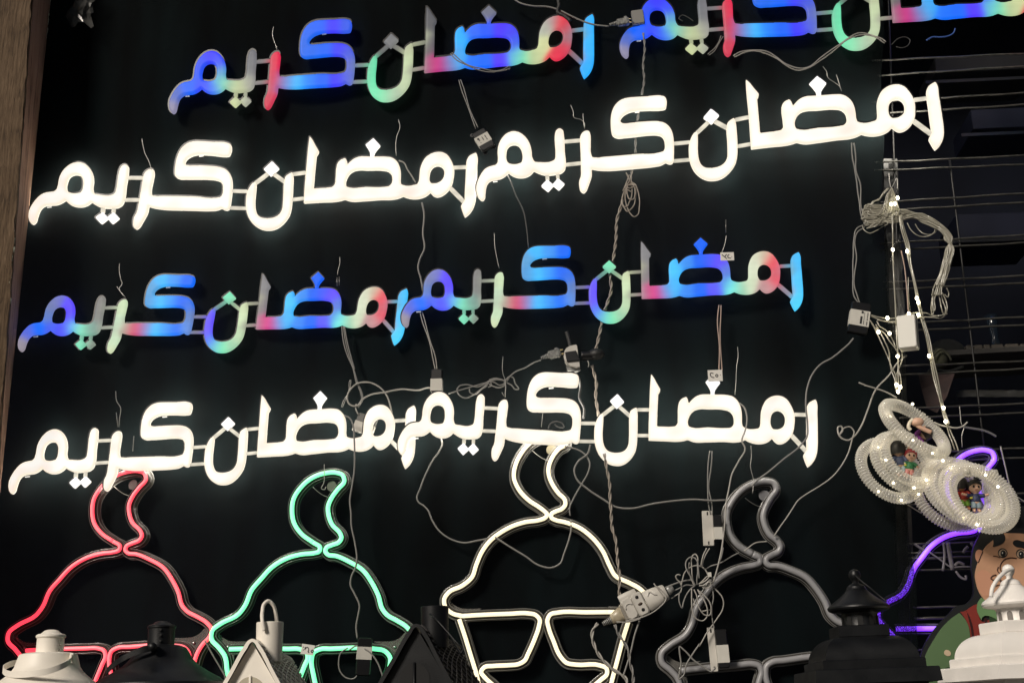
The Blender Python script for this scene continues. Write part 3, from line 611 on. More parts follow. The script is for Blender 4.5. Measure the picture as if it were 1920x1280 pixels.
# ------------------------------------------------------------------ cables on the wall
M_cab = mat('white_cable', (.31, .295, .27), .45, var=.12, vscale=60)
M_cab2 = mat('grey_cable', (.185, .18, .17), .45)
M_dim = mat('dark_grey_cable', (.045, .045, .045), .5)
M_twist = mat('beige_twisted_flex', (.27, .235, .20), .5, var=.2, vscale=90)
M_pink = mat('pinkish_cable', (.33, .24, .20), .4)
PXM = .00105
def cable(name, label, pts, r=1.6, m=None, d=.02, cat='cable', group=None, n=7, style='plain', parent=None):
    m = m or M_cab
    A = wpts(pts, d, n); r = r*PXM*1.0
    if style == 'plain':
        V, Fc = tube(A, r, 6)
    elif style == 'twin':                       # two cores lying side by side
        T = np.gradient(A, axis=0); T /= np.linalg.norm(T, axis=1, keepdims=True)
        N_ = np.stack([T[:, 2], 0*T[:, 0], -T[:, 0]], 1); g = G()
        w = r*1.25*(1+.5*np.sin(np.arange(len(A))*.35))[:, None]
        g.add(*tube(A+N_*w, r*.8, 6)); g.add(*tube(A-N_*w+[0, .0008, 0], r*.8, 6)); V, Fc = g.v, g.f
    elif style == 'twist':
        A = wpts(pts, d, 14); L = np.r_[0, np.cumsum(np.linalg.norm(np.diff(A, axis=0), axis=1))]
        k = max(2, int(L[-1]/.004)); s = np.linspace(0, L[-1], k); A = np.stack([np.interp(s, L, A[:, i]) for i in range(3)], 1)
        T = np.gradient(A, axis=0); T /= np.linalg.norm(T, axis=1, keepdims=True)
        N_ = np.stack([T[:, 2], 0*T[:, 0], -T[:, 0]], 1); ph = s/.042*2*math.pi; g = G()
        for o in (0, math.pi):
            g.add(*tube(A+N_*(np.cos(ph+o)*r*1.05)[:, None]+np.array([0, 1, 0])*(np.sin(ph+o)*r*1.05)[:, None], r, 6))
        V, Fc = g.v, g.f
    if parent: return mk(name, V, Fc, m, parent)
    return mk(name, V, Fc, m, label=label, cat=cat, group=group)
def multi(name, label, plist, r, m, d, cat, group=None, part='strand'):
    p0 = plist[0][0]; t = thing(name, label, cat, P(p0[0], p0[1], d), group)
    for p in plist: cable(part, None, p, r, m, d, parent=t)
    return t
CG = 'cables on the cloth'
cable('twisted_cable', 'beige twisted cable hanging down from the top behind the upper right white sign', [(1206,62),(1209,90),(1206,125),(1208,150),(1203,180),(1197,215),(1192,262),(1191,290),(1184,325),(1181,350)], 1.3, M_cab2, .012, style='twist', group=CG)
cable('twisted_cable', 'beige twisted cable running down through the green-topped round letter of the third row', [(1172,360),(1165,385),(1157,412),(1155,450),(1150,485),(1144,515),(1146,545),(1140,565),(1133,585),(1127,612),(1121,640),(1116,660)], 1.7, M_twist, .012, style='twist', group=CG)
cable('twisted_cable', 'beige twisted cable between the black plug and the lower white sign', [(1110,684),(1114,700),(1118,715),(1117,742),(1120,765),(1124,790),(1130,830)], 1.6, M_twist, .014, style='twist', group=CG)
cable('twisted_cable', 'beige twisted cable falling from the lower white sign to the socket on the warm neon', [(1133,850),(1137,875),(1143,905),(1144,935),(1146,962),(1148,990),(1154,1010),(1158,1050),(1162,1085),(1161,1110),(1166,1128)], 1.6, M_twist, .040, style='twist', group=CG)
def hank(name, label, cx, cy, loops, r, m, d, cat='cable'):
    t = thing(name, label, cat, P(cx, cy, d), CG)
    for L in loops:
        A = wpts([(cx+x, cy+y, d+(q[0] if q else 0)) for x, y, *q in L], d, 8); mk('loop', *tube(A, r*PXM, 6), m, t)
    return t
R_ = random.Random(11)
def oval(cx, cy, rx, ry, ang, n=12, dd=.0, j=.06, a0=0, a1=360):
    out = []; a = math.radians(ang)
    for i in range(n+1):
        t = math.radians(a0+(a1-a0)*i/n); x, y = rx*math.cos(t)*(1+R_.uniform(-j, j)), ry*math.sin(t)*(1+R_.uniform(-j, j))
        out.append((cx+x*math.cos(a)-y*math.sin(a), cy+x*math.sin(a)+y*math.cos(a), dd+.003*math.sin(t)))
    return out
hank('cable_hank', 'small tied hank of beige flex hanging just under the upper right white sign', 1180, 340,
     [oval(0, 30, 12, 26, 8, a0=-90, a1=270), oval(6, 34, 13, 32, -6, a0=-90, a1=270), oval(-4, 27, 8, 22, 14, a0=-90, a1=270), oval(3, 18, 8, 17, -3, a0=-90, a1=270),
      [(-6, -16), (0, 0), (-8, 12), (4, 20)], [(6, -18), (3, -4), (9, 10)], [(0, -12), (-6, 4), (-12, 18)], [(-3, 8), (6, 6), (8, 10), (-3, 12), (-4, 9), (7, 7)]], 1.3, M_twist, .018)
cable('cable', 'thin dark cable slanting from the join of the upper white signs to the third row', [(950,325),(958,342),(968,368),(980,392),(987,425),(991,465)], 1.3, M_dim, .006, group=CG)
cable('cable', 'pair of grey wires from the top left sign down to the small driver box', [(862,150),(871,178),(881,208),(894,240)], 1.5, M_cab2, .012, style='twin', group=CG)
cable('cable', 'grey cable kinking down the cloth left of the third-row join', [(791,380),(795,400),(793,440),(796,466),(787,487),(784,500),(789,522),(793,545),(796,575)], 2.0, M_cab2, .010, group=CG)
cable('cable', 'pair of grey wires from the third row down to the white tipped driver', [(789,583),(796,608),(806,640),(813,666),(818,694)], 1.4, M_cab, .014, style='twin', group=CG)
cable('cable', 'short white lead slanting across the fourth letter of the upper left white sign', [(748,301),(757,305),(764,318),(772,330),(779,342)], 1.5, M_cab, .020, group=CG)
multi('cable_bundle', 'bundle of thin wires fanning down from the third row to the looped lead', [
    [(641,612),(644,640),(651,665),(662,690),(668,716),(676,735),(678,748),(672,758)], [(644,612),(648,640),(655,668),(664,694),(671,718),(679,738),(680,749),(671,764)], [(646,612),(651,640),(658,668),(665,692)]], 1.3, M_cab2, .013, 'cable', CG)
cable('cable', 'white lead looping beside the bundle and running right to the white tipped driver', [(735,775),(731,757),(725,741),(708,723),(690,716.5),(670,719),(657,730),(651,745),(654,756),(664,761),(673,758),(680,748),(692,741),(722,735),(752,729.5),(786,731),(804,726.5),(818,731),(828,737)], 1.7, M_cab, .018, group=CG)
cable('hanging_wire', 'doubled wire hooking the lower left white sign to the looped lead', [(641,763),(646,750),(654,735),(656,718),(657,712)], .9, M_wire, .018, cat='wire', group=CG, style='twin')
cable('cable', 'short white stub hanging from the loop above the hidden driver box', [(668,757),(667,765),(672,777)], 1.4, M_cab, .016, group=CG)
cable('cable', 'white cable hanging past the green crescent down to the driver box on the green neon', [(646,779),(655,783),(662,797),(664,820),(665,858),(664,885),(660,912),(656,938),(658,960),(659,985),(665,1015),(669,1048),(667,1062),(659,1080),(657,1095),(665,1113),(674,1135),(671,1155),(668,1172),(670,1196)], 1.7, M_cab2, .044, group=CG)
cable('cable', 'cable loop under the driver box on the green neon lantern', [(652,1214),(640,1222),(635,1240),(638,1258),(650,1270),(664,1271),(672,1262)], 1.3, M_cab2, .050, group=CG)
cable('cable', 'cable leaving the driver box on the green neon lantern towards the black house', [(655,1218),(668,1210),(680,1214),(692,1221),(706,1238),(716,1262),(724,1290)], 1.5, M_cab2, .052, group=CG)
cable('cable', 'long kinked grey cable swinging down to the left side of the warm white neon dome', [(826,818),(829,832),(824,845),(812,862),(800,885),(788,915),(782,935),(784,940),(795,948),(803,957),(809,972),(823,994),(845,1010),(870,1017),(895,1013),(915,1009)], 1.7, M_cab2, .012, group=CG)
cable('cable', 'grey cable hanging in a deep curve inside the warm white neon dome', [(926,1005),(935,1011),(960,1027),(985,1042),(1010,1059),(1035,1063.5),(1050,1056),(1058,1036),(1067,1010),(1071,990),(1070,974)], 1.8, M_cab2, .012, group=CG)
cable('cable', 'grey cable crossing itself beside the crescent of the warm white neon', [(1069,966),(1068,952),(1075,935),(1090,908),(1102,887),(1106,870),(1100,855),(1088,845),(1066,838),(1058,836)], 1.6, M_cab2, .030, group=CG)
cable('cable', 'long grey cable sagging from the lower white sign to the unlit grey crescent', [(1107,833),(1102,850),(1084,865),(1077,880),(1081,897),(1100,915),(1130,935),(1155,950),(1180,953),(1225,944),(1270,938),(1300,936),(1338,938),(1360,937)], 1.9, M_cab2, .034, group=CG)
cable('cable', 'grey cable snaking down over the lower centre white sign beside the grey crescent', [(1386,755),(1395,763),(1400,778),(1400,795),(1396,810),(1391,826),(1397,840),(1385,864),(1372,890),(1367,915),(1362,940),(1360,970),(1357,1000),(1352,1035),(1345,1065),(1338,1090)], 1.6, M_cab, .066, group=CG)
cable('cable', 'pinkish pair of wires dropping from the third row to the price card', [(1350,572),(1348,610),(1350,650),(1351,694)], 1.6, M_pink, .020, style='twin', group=CG)
cable('cable', 'pair of grey wires dropping from the lower centre white sign to the white driver', [(1333,845),(1330,880),(1328,915),(1331,940),(1334,964)], 1.6, M_cab2, .024, style='twin', group=CG)
cable('cable', 'grey cable running down from the upper right white sign to the fairy light knot', [(1599,268),(1602,300),(1604,320),(1610,345),(1612,372),(1615,396),(1622,415)], 1.8, M_cab2, .016, style='twin', group=CG)
cable('cable', 'grey cable curving from the fairy light knot down into the labelled driver', [(1620,424),(1608,431),(1602,450),(1603,480),(1601,510),(1601,540),(1605,556),(1613,572)], 1.7, M_cab2, .016, style='twin', group=CG)
cable('cable', 'long white cable from the labelled driver curving behind the last letter of the lower sign', [(1600,634),(1594,642),(1580,655),(1560,671),(1540,682),(1523,702),(1513,730),(1511,762),(1514,795),(1513,818),(1500,836),(1470,860),(1440,885),(1420,900),(1408,912)], 1.8, M_cab2, .062, group=CG)
cable('cable', 'white cable with a small curl running from the battery box down to the grey crescent', [(1700,666),(1682,681),(1668,702),(1642,730),(1627,768),(1615,798),(1602,817),(1590,825),(1577,820),(1571,808),(1572,800),(1577,799),(1580,806),(1574,815)], 1.7, M_cab, .024, group=CG)
cable('cable', 'thin white wire dropping from the small curl to the grey crescent', [(1575,812),(1583,802),(1594,800),(1601,808),(1598,822),(1590,850),(1578,872),(1562,892),(1535,912),(1512,926),(1497,937),(1486,953),(1477,967),(1462,988),(1451,1005)], 1.3, M_cab, .024, group=CG)
cable('cable', 'cut end of white wire sticking out left of the ring lights', [(1610,717),(1625,723),(1645,729),(1662,735),(1682,746)], 1.5, M_cab, .050, group=CG)
cable('cable', 'grey cable along the top edge joining the clear plug', [(955,-8),(975,6),(1000,12),(1025,13),(1045,18),(1070,30),(1092,40),(1115,47),(1142,50)], 1.9, M_cab2, .012, group=CG)
cable('cable', 'thin dark cable sagging in front of the top left sign', [(846,100),(860,113),(878,123),(900,130),(925,134),(945,131),(956,126)], 1.5, M_cab2, .046, style='twin', group=CG)
cable('cable', 'pair of white wires sagging under the top right colour sign', [(1376,106),(1390,99),(1412,95),(1435,98),(1455,108),(1475,122),(1498,130),(1515,127),(1540,110),(1570,88),(1592,72),(1612,64),(1635,67),(1650,73),(1660,80)], 1.5, M_cab, .050, style='twin', group=CG)
cable('cable', 'short pair of wires between the top right dots and the red letter', [(1328,103),(1338,95),(1348,80),(1354,68)], 1.3, M_cab2, .016, style='twin', group=CG)
cable('cable', 'dim loop of wire beside the top right green letter', [(1672,84),(1684,73),(1697,70),(1706,75),(1702,86),(1690,90),(1680,88)], 1.0, M_dim, .01, group=CG)
cable('cable', 'wire end coloured with a blue glint in the dark above the wire grid', [(1737,76),(1748,70),(1762,70),(1778,68),(1788,62),(1791,54)], 1.5, mat('blue_glint_cable', (.05, .10, .30), .3), .004, group=CG)  # blue base colour stands in for blue light reflected off the wire
cable('cable', 'dim curled wire behind the meem of the top right sign', [(1280,40),(1273,35),(1279,29),(1290,33),(1300,40)], 1.0, M_dim, .01, group=CG)
# hooks: thin steel wires each sign hangs from
HK = [('above the left end of the upper left white sign', [[(266,260),(268,272),(272,288),(279,302),(284,318)]]),
      ('above the fourth letter of the upper left white sign', [[(747,224),(750,238),(744,256),(742,274),(743,292)]]),
      ('between the two words of the upper right white sign', [[(1070,197),(1075,210),(1076,220),(1090,225),(1095,230),(1096,241)], [(1093,213),(1094,228),(1096,240)]]),
      ('above the last word of the upper right white sign', [[(1543,125),(1550,135),(1552,145),(1565,155),(1574,162),(1578,171)], [(1568,140),(1573,155),(1577,169)]]),
      ('above the top left colour sign', [[(513,50),(511,66),(515,80),(520,93)]]),
      ('above the left end of the third row', [[(224,494),(224,510),(227,525),(229,532),(224,540),(233,556)], [(219,537),(226,547),(235,557)]]),
      ('above the fourth letter of the third row left sign', [[(637,482),(637,495),(634,507),(633,515)], [(632,520),(632,536)], [(636,519),(636,535)]]),
      ('above the red letter zone of the third row right sign', [[(927,437),(928,462),(931,480),(936,503)]]),
      ('above the price card of the third row', [[(1361,412),(1361,436)], [(1362,442),(1359,458),(1353,475)]]),
      ('above the left word of the lower left white sign', [[(217,733),(219,752),(226,764),(224,785),(223,800)], [(218,773),(221,800)]]),
      ('beside the left word of the lower left white sign', [[(251,817),(250,832),(249,846)]]),
      ('above the left word of the lower centre white sign', [[(943,668),(943,700),(947,712),(947,745)], [(941,735),(945,742)]]),
      ('above the last word of the lower centre white sign', [[(1383,650),(1384,665),(1381,690),(1380,715),(1378,740)]]),
      ('down to the unlit grey crescent', [[(1408,835),(1409,855),(1407,873),(1413,902),(1411,925)]]),
      ('down to the green crescent', [[(608,870),(608,884),(607,905),(603,916),(609,917),(611,912)]]),
      ('inside the second word of the lower centre white sign', [[(1018,772),(1017,782),(1015,800)]])]
for i, (w, L) in enumerate(HK):
    dd = .03
    if len(L) == 1: cable('hook_wire', 'thin steel hook wire '+w, L[0], .75, M_wire, dd, cat='wire', group='hook wires')
    else: multi('hook_wire', 'twisted steel hook wire '+w, L, .75, M_wire, dd, 'wire', 'hook wires')
# tied hank by the lower white sign, clear plug and the black adapter
tk = [(841,738),(860,732),(881,726),(912,717),(930,712),(947,712),(955,706),(966,697),(985,689),(1000,680),(1014,675)]
hank('cable_hank', 'white flex tied in a knot with loops above the lower centre white sign', 0, 0,
     [tk, [(914,719),(900,731),(886,741),(873,746),(861,740),(857,731),(861,724),(873,721),(897,725),(914,717)], [(880,728),(881,735),(890,739),(902,730),(914,722)],
      [(913,716),(922,712),(934,710),(945,714),(947,720),(938,726),(925,724),(915,718)], [(914,715),(925,716),(938,722),(948,717),(955,707)], [(917,712),(930,709),(940,712)],
      [(947,717),(955,706),(961,707),(966,719),(972,729),(967,730),(959,722),(950,717)], [(913,722),(918,714),(921,723),(915,726)]], 1.35, M_cab2, .024)
def wallbox(g, px, py, d, ang, w, h, t, bev=2.0, yaw=0):
    c, X, Z, N = frame_at(px, py, d, ang, yaw); g.add(*box(c+N*(t*PXM/2), X, Z, N, w*PXM/2, h*PXM/2, t*PXM/2, bev*PXM)); return c, X, Z, N
M_shell = mat('grey_white_plastic', (.46, .44, .40), .45, var=.12, vscale=40)
M_clearp = mat('clear_grey_plastic', (.20, .20, .19), .2, spec=.8, coat=.4, var=.4, vscale=180)
M_hole = mat('hole_black', (.003, .003, .003), .8)
M_label = mat('paper_label', (.50, .485, .44), .7, var=.06, vscale=50)
M_ink = mat('black_ink', (.012, .012, .014), .6)
def plug(name, label, pts, d, group=None):
    """ribbed clear flex plug along a pixel path x0,y0 -> x1,y1"""
    (x0, y0), (x1, y1) = pts; t = thing(name, label, 'plug', P(x0, y0, d), group)
    ang = math.degrees(math.atan2(y1-y0, x1-x0)); L = math.hypot(x1-x0, y1-y0)
    c, X, Z, N = frame_at(x0, y0, d, ang)
    def at(s, o=0, h=0): return c+X*(s*PXM)+Z*(o*PXM)+N*(h*PXM)
    g = G(); g.add(*box(at(L*.68, 0, 6), X, Z, N, L*.30*PXM, 8*PXM, 6*PXM, 2.5*PXM)); g.add(*box(at(L*.82, 0, 8), X, Z, N, L*.08*PXM, 9.5*PXM, 6*PXM, 1.5*PXM)); g.mk('plug_body', M_clearp, t, smooth=False)
    for k in range(5):
        g = G(); rr = (3.2+.5*k)*PXM; A = [at(L*(.02+.075*k), 0, 6), at(L*(.02+.075*k)+2.2, 0, 6)]
        g.add(*tube([list(q) for q in A], rr, 10)); g.mk('strain_relief', M_clearp, t)
    for o in (-4, 4):
        g = G(); g.add(*tube([list(at(L*.97, o, 6)), list(at(L*1.12, o, 6))], 1.6*PXM, 8)); g.mk('pin', mat('brass', (.5, .4, .22), .3, metal=1), t)
    return t
plug('clear_plug', 'clear ribbed plug feeding the black and white adapter above the lower centre white sign', [(1014,673),(1054,663)], .024)
plug('clear_plug', 'clear ribbed plug at the top edge between the two colour signs', [(1142,50),(1186,44)], .02)
# adapter
t = thing('travel_adapter', 'round black and white plug adapter above the lower centre white sign', 'adapter', P(1075, 672, .02))
c, X, Z, N = frame_at(1075, 674, .018, 2)
prof = [(-16, -12), (-12, -18), (-5, -22), (6, -24), (8, -22), (13, 20), (5, 21), (-6, 18), (-14, 10), (-18, 0)]
def ext(g, prof, c, X, Z, N, t0, t1):
    n = len(prof); V = [c+X*(x*PXM)-Z*(y*PXM)+N*(h*PXM) for h in (t0, t1) for x, y in prof]
    g.add(V, [tuple(range(n)), tuple(range(2*n-1, n-1, -1))]+[(k, (k+1) % n, n+(k+1) % n, n+k) for k in range(n)])
g = G(); ext(g, prof, c, X, Z, N, 0, 20); g.mk('white_shell', M_shell, t, smooth=False)
g = G(); ext(g, [(-15, -8), (6, -11), (13, 8), (-12, 10)], c, X, Z, N, 19, 24); g.mk('black_core', M_black, t, smooth=False)
g = G(); g.add(*tube(wpts([(1090,668),(1100,667),(1112,666)], .03, 4), [9.5*PXM]*9 if False else 9*PXM, 14)); g.mk('socket', M_black, t)
g = G(); ext(g, [(-14, 14), (-12, 24), (2, 28), (14, 24), (12, 20)], c, X, Z, N, 2, 12); g.mk('clear_base', M_clearp, t, smooth=False)
tp = thing('black_plug', 'bulky black rubber plug with a short white pigtail beside the adapter', 'plug', P(1115, 668, .02))
g = G(); g.add(*sphere(P(1118, 664, .03), 15*PXM, 16, 10, (1.1, .8, .75))); g.mk('body', mat('black_rubber', (.006, .006, .006), .55, bump=.5, bscale=200), tp)
g = G(); g.add(*tube(wpts([(1102,676),(1104,682),(1103,688)], .032, 4), 1.1*PXM, 6)); g.mk('pigtail', M_cab, tp)
cable('black_strap', 'frayed dark strap hanging behind the adapter', [(1062,622),(1066,635),(1070,650),(1073,658)], 4, mat('dark_strap', (.02, .02, .02), .6, bump=1, bscale=300), .01, cat='strap')
cable('cable', 'dark cable dropping from the adapter past the big hook letter', [(1078,695),(1086,710),(1088,728),(1086,745),(1095,765),(1094,785)], 2.6, M_dim, .016, group=CG)
cable('black_strap', 'frayed dark strap hanging from the top edge near the red ringed letter', [(1043,-10),(1048,10),(1046,24),(1058,30),(1070,40)], 4, mat('dark_strap', (.02, .02, .02), .6), .016, cat='strap')
cable('cable', 'small curled pinkish cable end inside the big letter of the lower white sign', [(1028,802),(1033,793),(1042,790),(1054,794),(1057,800),(1047,800),(1040,795)], 1.3, M_dim, .028, group=CG)
t = thing('socket_adapter', 'pale plug adapter half hidden at the top edge left of the top right sign', 'adapter', P(1195, 40, .01)); g = G(); wallbox(g, 1196, 38, .004, -4, 26, 34, 14); g.mk('body', M_cab2, t, smooth=False)

# driver boxes
def driver(label, px, py, ang, w, h, th, body=None, lab=None, plate=None, d=.02, ink=(), yaw=0, holes=()):
    t = thing('led_driver', label, 'driver box', P(px, py, d), 'small LED driver boxes')
    g = G(); c, X, Z, N = wallbox(g, px, py, d, ang, w, h, th, 2.2, yaw); g.mk('case', body or M_black, t, smooth=False)
    if plate:
        g = G(); ox, pw, ph = plate; g.add(*box(c+X*(ox*PXM)+N*(2*PXM), X, Z, N, pw*PXM/2, ph*PXM/2, 1.6*PXM, 1.2*PXM)); pl = g.mk('mounting_plate', M_shell, t, smooth=False)
        for o in (-.42, .42):
            g = G(); g.add(*box(c+X*(ox*PXM)+Z*(o*ph*PXM)+N*(3.7*PXM), X, Z, N, 1.3*PXM, 3*PXM, .15*PXM, 0)); g.mk('slot', M_hole, pl, smooth=False)
    for sx, sy in holes:
        g = G(); g.add(*lathe([(4.6, 0), (4.6, 3), (3, 3.1)], (0, 0, 0), 12)); g.v = [tuple(c+X*((v[0]+sx)*PXM)-Z*((v[1]+sy)*PXM)+N*(v[2]*PXM)) for v in g.v]; lug = g.mk('lug', body or M_black, t, smooth=False)
        g = G(); g.add(*lathe([(2.0, 3.0), (2.0, 3.3)], (0, 0, 0), 10)); g.v = [tuple(c+X*((v[0]+sx)*PXM)-Z*((v[1]+sy)*PXM)+N*(v[2]*PXM)) for v in g.v]; g.mk('hole', M_hole, lug, smooth=False)
    if lab:
        oy, lh = lab[:2]; lw = lab[2] if len(lab) > 2 else w+.6
        g = G(); g.add(*box(c-Z*(oy*PXM)+N*((th/2+.4)*PXM), X, Z, N, lw*PXM/2, lh*PXM/2, (th/2+.2)*PXM, 0)); lb = g.mk('label', M_label, t, smooth=False)
        if ink:
            g = G()
            for x, y, a, b in ink:
                g.add(*box(c+X*(x*PXM)-Z*((oy+y)*PXM)+N*((th+.75)*PXM), X, Z, N, a*PXM/2, b*PXM/2, .1*PXM, 0))
            g.mk('print', M_ink, lb, smooth=False, kind='stuff')
    return t
RI = random.Random(5)
def printed(cols, h, x0, dx, wd):
    out = []
    for k in range(cols):
        y = -h/2
        while y < h/2-1:
            L = RI.uniform(1.2, 3.2)
            if RI.random() < .8: out.append((x0+dx*k, y+L/2, wd*RI.uniform(.6, 1), L))
            y += L+.6
    return out
driver('tilted black driver box with a pale printed label between the two upper white signs', 907, 266, -28, 30, 46, 12, lab=(0, 21), d=.018, holes=[(-13, -24), (12, 22), (-10, 25)],
       ink=[(-9, -5, 4, 4)]+printed(1, 14, -8, 0, 2.5)+printed(2, 12, 0, 7, 2.2))
driver('small driver box with black top and pale lower half above the lower centre sign', 820, 716, 2, 22, 46, 14, lab=(9, 24), d=.016)
driver('driver box with a pale corner tucked behind the lower left white sign', 686, 797, 22, 40, 38, 10, body=mat('grey_case', (.10, .10, .09), .5), lab=(8, 20), d=.004)
driver('black driver box with a pale band lying on the green neon lantern bars', 682, 1231, 4, 26, 66, 22, lab=(-6, 22, 26.6), d=.030, yaw=-14, ink=())
driver('black driver with a slotted white plate hanging left of the unlit grey crescent', 1345, 990, 2, 15, 46, 16, lab=(11, 22), plate=(-17, 20, 64), d=.02, body=M_black)
driver('black driver with a slotted white plate hanging inside the unlit grey lantern', 1353, 1216, -1, 20, 66, 20, lab=(9, 30), plate=(-16, 13, 76), d=.026)
driver('black driver box with a printed white label beside the fairy light bundle', 1609, 600, 14, 36, 62, 16, lab=(1, 31), d=.022, yaw=0,
       ink=[(4, -12, 4, 5)]+[(3, 4, 4, 15)]+printed(1, 24, 8, 0, 1.4)+printed(1, 26, 14, 0, 2.2))
driver('plain frosted white battery box hanging in the fairy light wires', 1705, 628, 4, 34, 64, 26, body=mat('frosted_white_box', (.55, .54, .49), .45, spec=.4), d=.045, yaw=24)

# price cards
def card(label, px, py, ang, w, h, strokes, d):
    t = thing('price_card', label, 'price card', P(px, py, d), 'handwritten price cards')
    g = G(); c, X, Z, N = wallbox(g, px, py, d, ang, w, h, .9, .3); g.mk('card', mat('card_paper', (.62, .60, .56), .7), t, smooth=False)
    for S in strokes:
        A = catmull(S, 5) if len(S) > 2 else np.array(S)
        g = G(); g.add(*tube([list(c+X*(x*PXM)-Z*(y*PXM)+N*(1.1*PXM)) for x, y in A], .95*PXM, 6, flat=.35)); g.mk('ink_stroke', M_ink, t)
    return t
card('small white card with a handwritten price on the purple corner of the third row sign', 1363.5, 481, 2, 26, 17, [[(-10,-4),(-6,0),(-1,5)], [(-1,-4.5),(-4,-.5),(-5,1)], [(4,-4),(1,-1),(2,3),(7,4)], [(8.2,.6),(9,1.2)]], .062)
card('small white price card hanging above the bright dot of the lower centre sign', 1341, 704, 1, 27, 22, [[(-3,-4),(-8,-5),(-9,-1),(-6,3),(-2,4)], [(3,-2.5),(.5,0),(3,3),(5,0),(3,-2.5)], [(9,-1),(9.8,-.2)]], .062)
card('small white price card tucked into the green neon bars', 577, 1217, 10, 24, 18, [[(-9,-4),(-8,-3)], [(-8,1),(-7,2)], [(-5,-4),(-5,1)], [(-5,-1),(-1,-4),(2,-1),(2,4),(4,5)], [(9,-1),(7,2),(9,4),(11,1),(9,-1)]], .034)

# ---- socket cluster by the warm white neon brim
t = thing('extension_socket', 'taped white extension socket with three holes at the brim of the warm white neon', 'extension socket', P(1200, 1135, .04))
c, X, Z, N = frame_at(1195, 1137, .042, -24)
def pt(s, o, h): return c+X*(s*PXM)+Z*(o*PXM)+N*(h*PXM)
g = G(); g.add(*box(pt(6, 1, 9), X, Z, N, 10*PXM, 21*PXM, 9*PXM, 3*PXM)); sk = g.mk('socket_face', M_shell, t, smooth=False)
for o in (-13, 0, 11):
    g = G(); g.add(*lathe([(3.1, 0), (3.1, .6)], (0, 0, 0), 12)); g.v = [tuple(pt(6+v[0]*(1 if o else 1.4), 1-o+v[1]*(1 if o else .8), 18+v[2])) for v in g.v]; g.mk('pin_hole', M_hole if o else mat('brown_hole', (.05, .03, .02), .5), sk)
g = G(); g.add(*box(pt(-14, 2, 7), X, Z, N, 11*PXM, 20*PXM, 8*PXM, 4*PXM)); g.mk('plug_body', M_shell, t, smooth=False)
g = G(); g.add(*tube([list(pt(-14+7*math.cos(a), 5+6*math.sin(a), 15.5)) for a in np.linspace(.3, 3.4, 10)], 1.2*PXM, 6)); g.mk('plug_rib', M_shell, t)
g = G(); g.add(*box(pt(-27, 1, 8), X, Z, N, 3*PXM, 15*PXM, 8*PXM, 1.5*PXM)); g.mk('metal_band', mat('pale_metal', (.5, .46, .40), .25, metal=.7), t, smooth=False)
V, Fc = [], []
def taper(g, s0, s1, w0, w1, h0, h1, b=2):
    n = 10
    prof = []
    for i, (s, w, h) in enumerate(((s0, w0*.8, h0*.8), (s0+1.5*np.sign(s1-s0), w0, h0), ((s0+s1)/2, (w0+w1)/2*1.05, (h0+h1)/2), (s1-1.5*np.sign(s1-s0), w1, h1), (s1, w1*.8, h1*.8))):
        for k in range(n):
            a = 2*math.pi*k/n; ca, sa = math.cos(a), math.sin(a); q = (abs(ca)**4+abs(sa)**4)**-.25
            prof.append(pt(s, w*ca*q, 9+h*sa*q))
    g.add(prof, [(i*n+k, i*n+(k+1) % n, (i+1)*n+(k+1) % n, (i+1)*n+k) for i in range(4) for k in range(n)]+[tuple(range(n)), tuple(4*n+k for k in range(n))])
g = G(); taper(g, -30, -52, 14, 8, 8, 6); g.mk('translucent_plug', mat('yellowed_plastic', (.36, .31, .22), .3, spec=.6, var=.3, vscale=90), t, smooth=True)
g = G(); taper(g, 17, 58, 19, 14, 9, 7); g.mk('socket_tail', M_shell, t, smooth=True)
g = G(); taper(g, 60, 72, 9, 5, 6, 5); g.mk('cord_grip', M_clearp, t)
g = G(); taper(g, -20, 14, 8, 7, 4, 4); g.v = [tuple(Vector(v)+Z*(24*PXM)-X*(4*PXM)-N*(6*PXM)) for v in g.v]; g.mk('side_plug', M_shell, t)
for k in range(6):
    g = G(); s = -52-k*3.0; A = [list(pt(s, 0, 9)), list(pt(s-2, 0, 9))]; g.add(*tube(A, (6.5-.5*k)*PXM, 10)); g.mk('strain_relief', M_clearp, t)
for L in ([(-30,-14),(0,-21),(30,-20),(52,-10),(50,8),(44,18)], [(-46,-8),(-28,-17),(-5,-22)], [(24,6),(30,12),(36,4),(40,2)], [(44,22),(47,6),(49,-8)]):
    g = G(); g.add(*tube(catmull3([list(pt(a, b, 17)) for a, b in L], 5), 1.2*PXM, 6)); g.mk('tie_string', M_cab, t)
cable('twisted_cable', 'twisted flex curling down from the translucent plug', [(1121,1168),(1113,1178),(1110,1192),(1114,1208),(1122,1225),(1136,1242),(1152,1256),(1164,1263),(1174,1272),(1176,1290)], 1.7, M_cab, .05, style='twist', group=CG)
cable('twisted_cable', 'thin twisted flex from under the socket crossing the neon side line', [(1153,1170),(1158,1185),(1168,1200),(1178,1218),(1181,1240),(1187,1262),(1187,1290)], 1.5, M_cab2, .052, style='twist', group=CG)
cable('cable', 'straight grey lead slanting down from the socket', [(1199,1163),(1190,1190),(1183,1220),(1174,1250),(1168,1268)], 1.8, M_cab2, .050, group=CG)
cable('cable', 'short grey cord from the socket up to the cable tangle', [(1240,1105),(1262,1095),(1285,1088),(1300,1086)], 1.6, M_cab2, .036, group=CG)
o_ = lambda x, y: (1100+x/7.111, 1030+y/7.111)
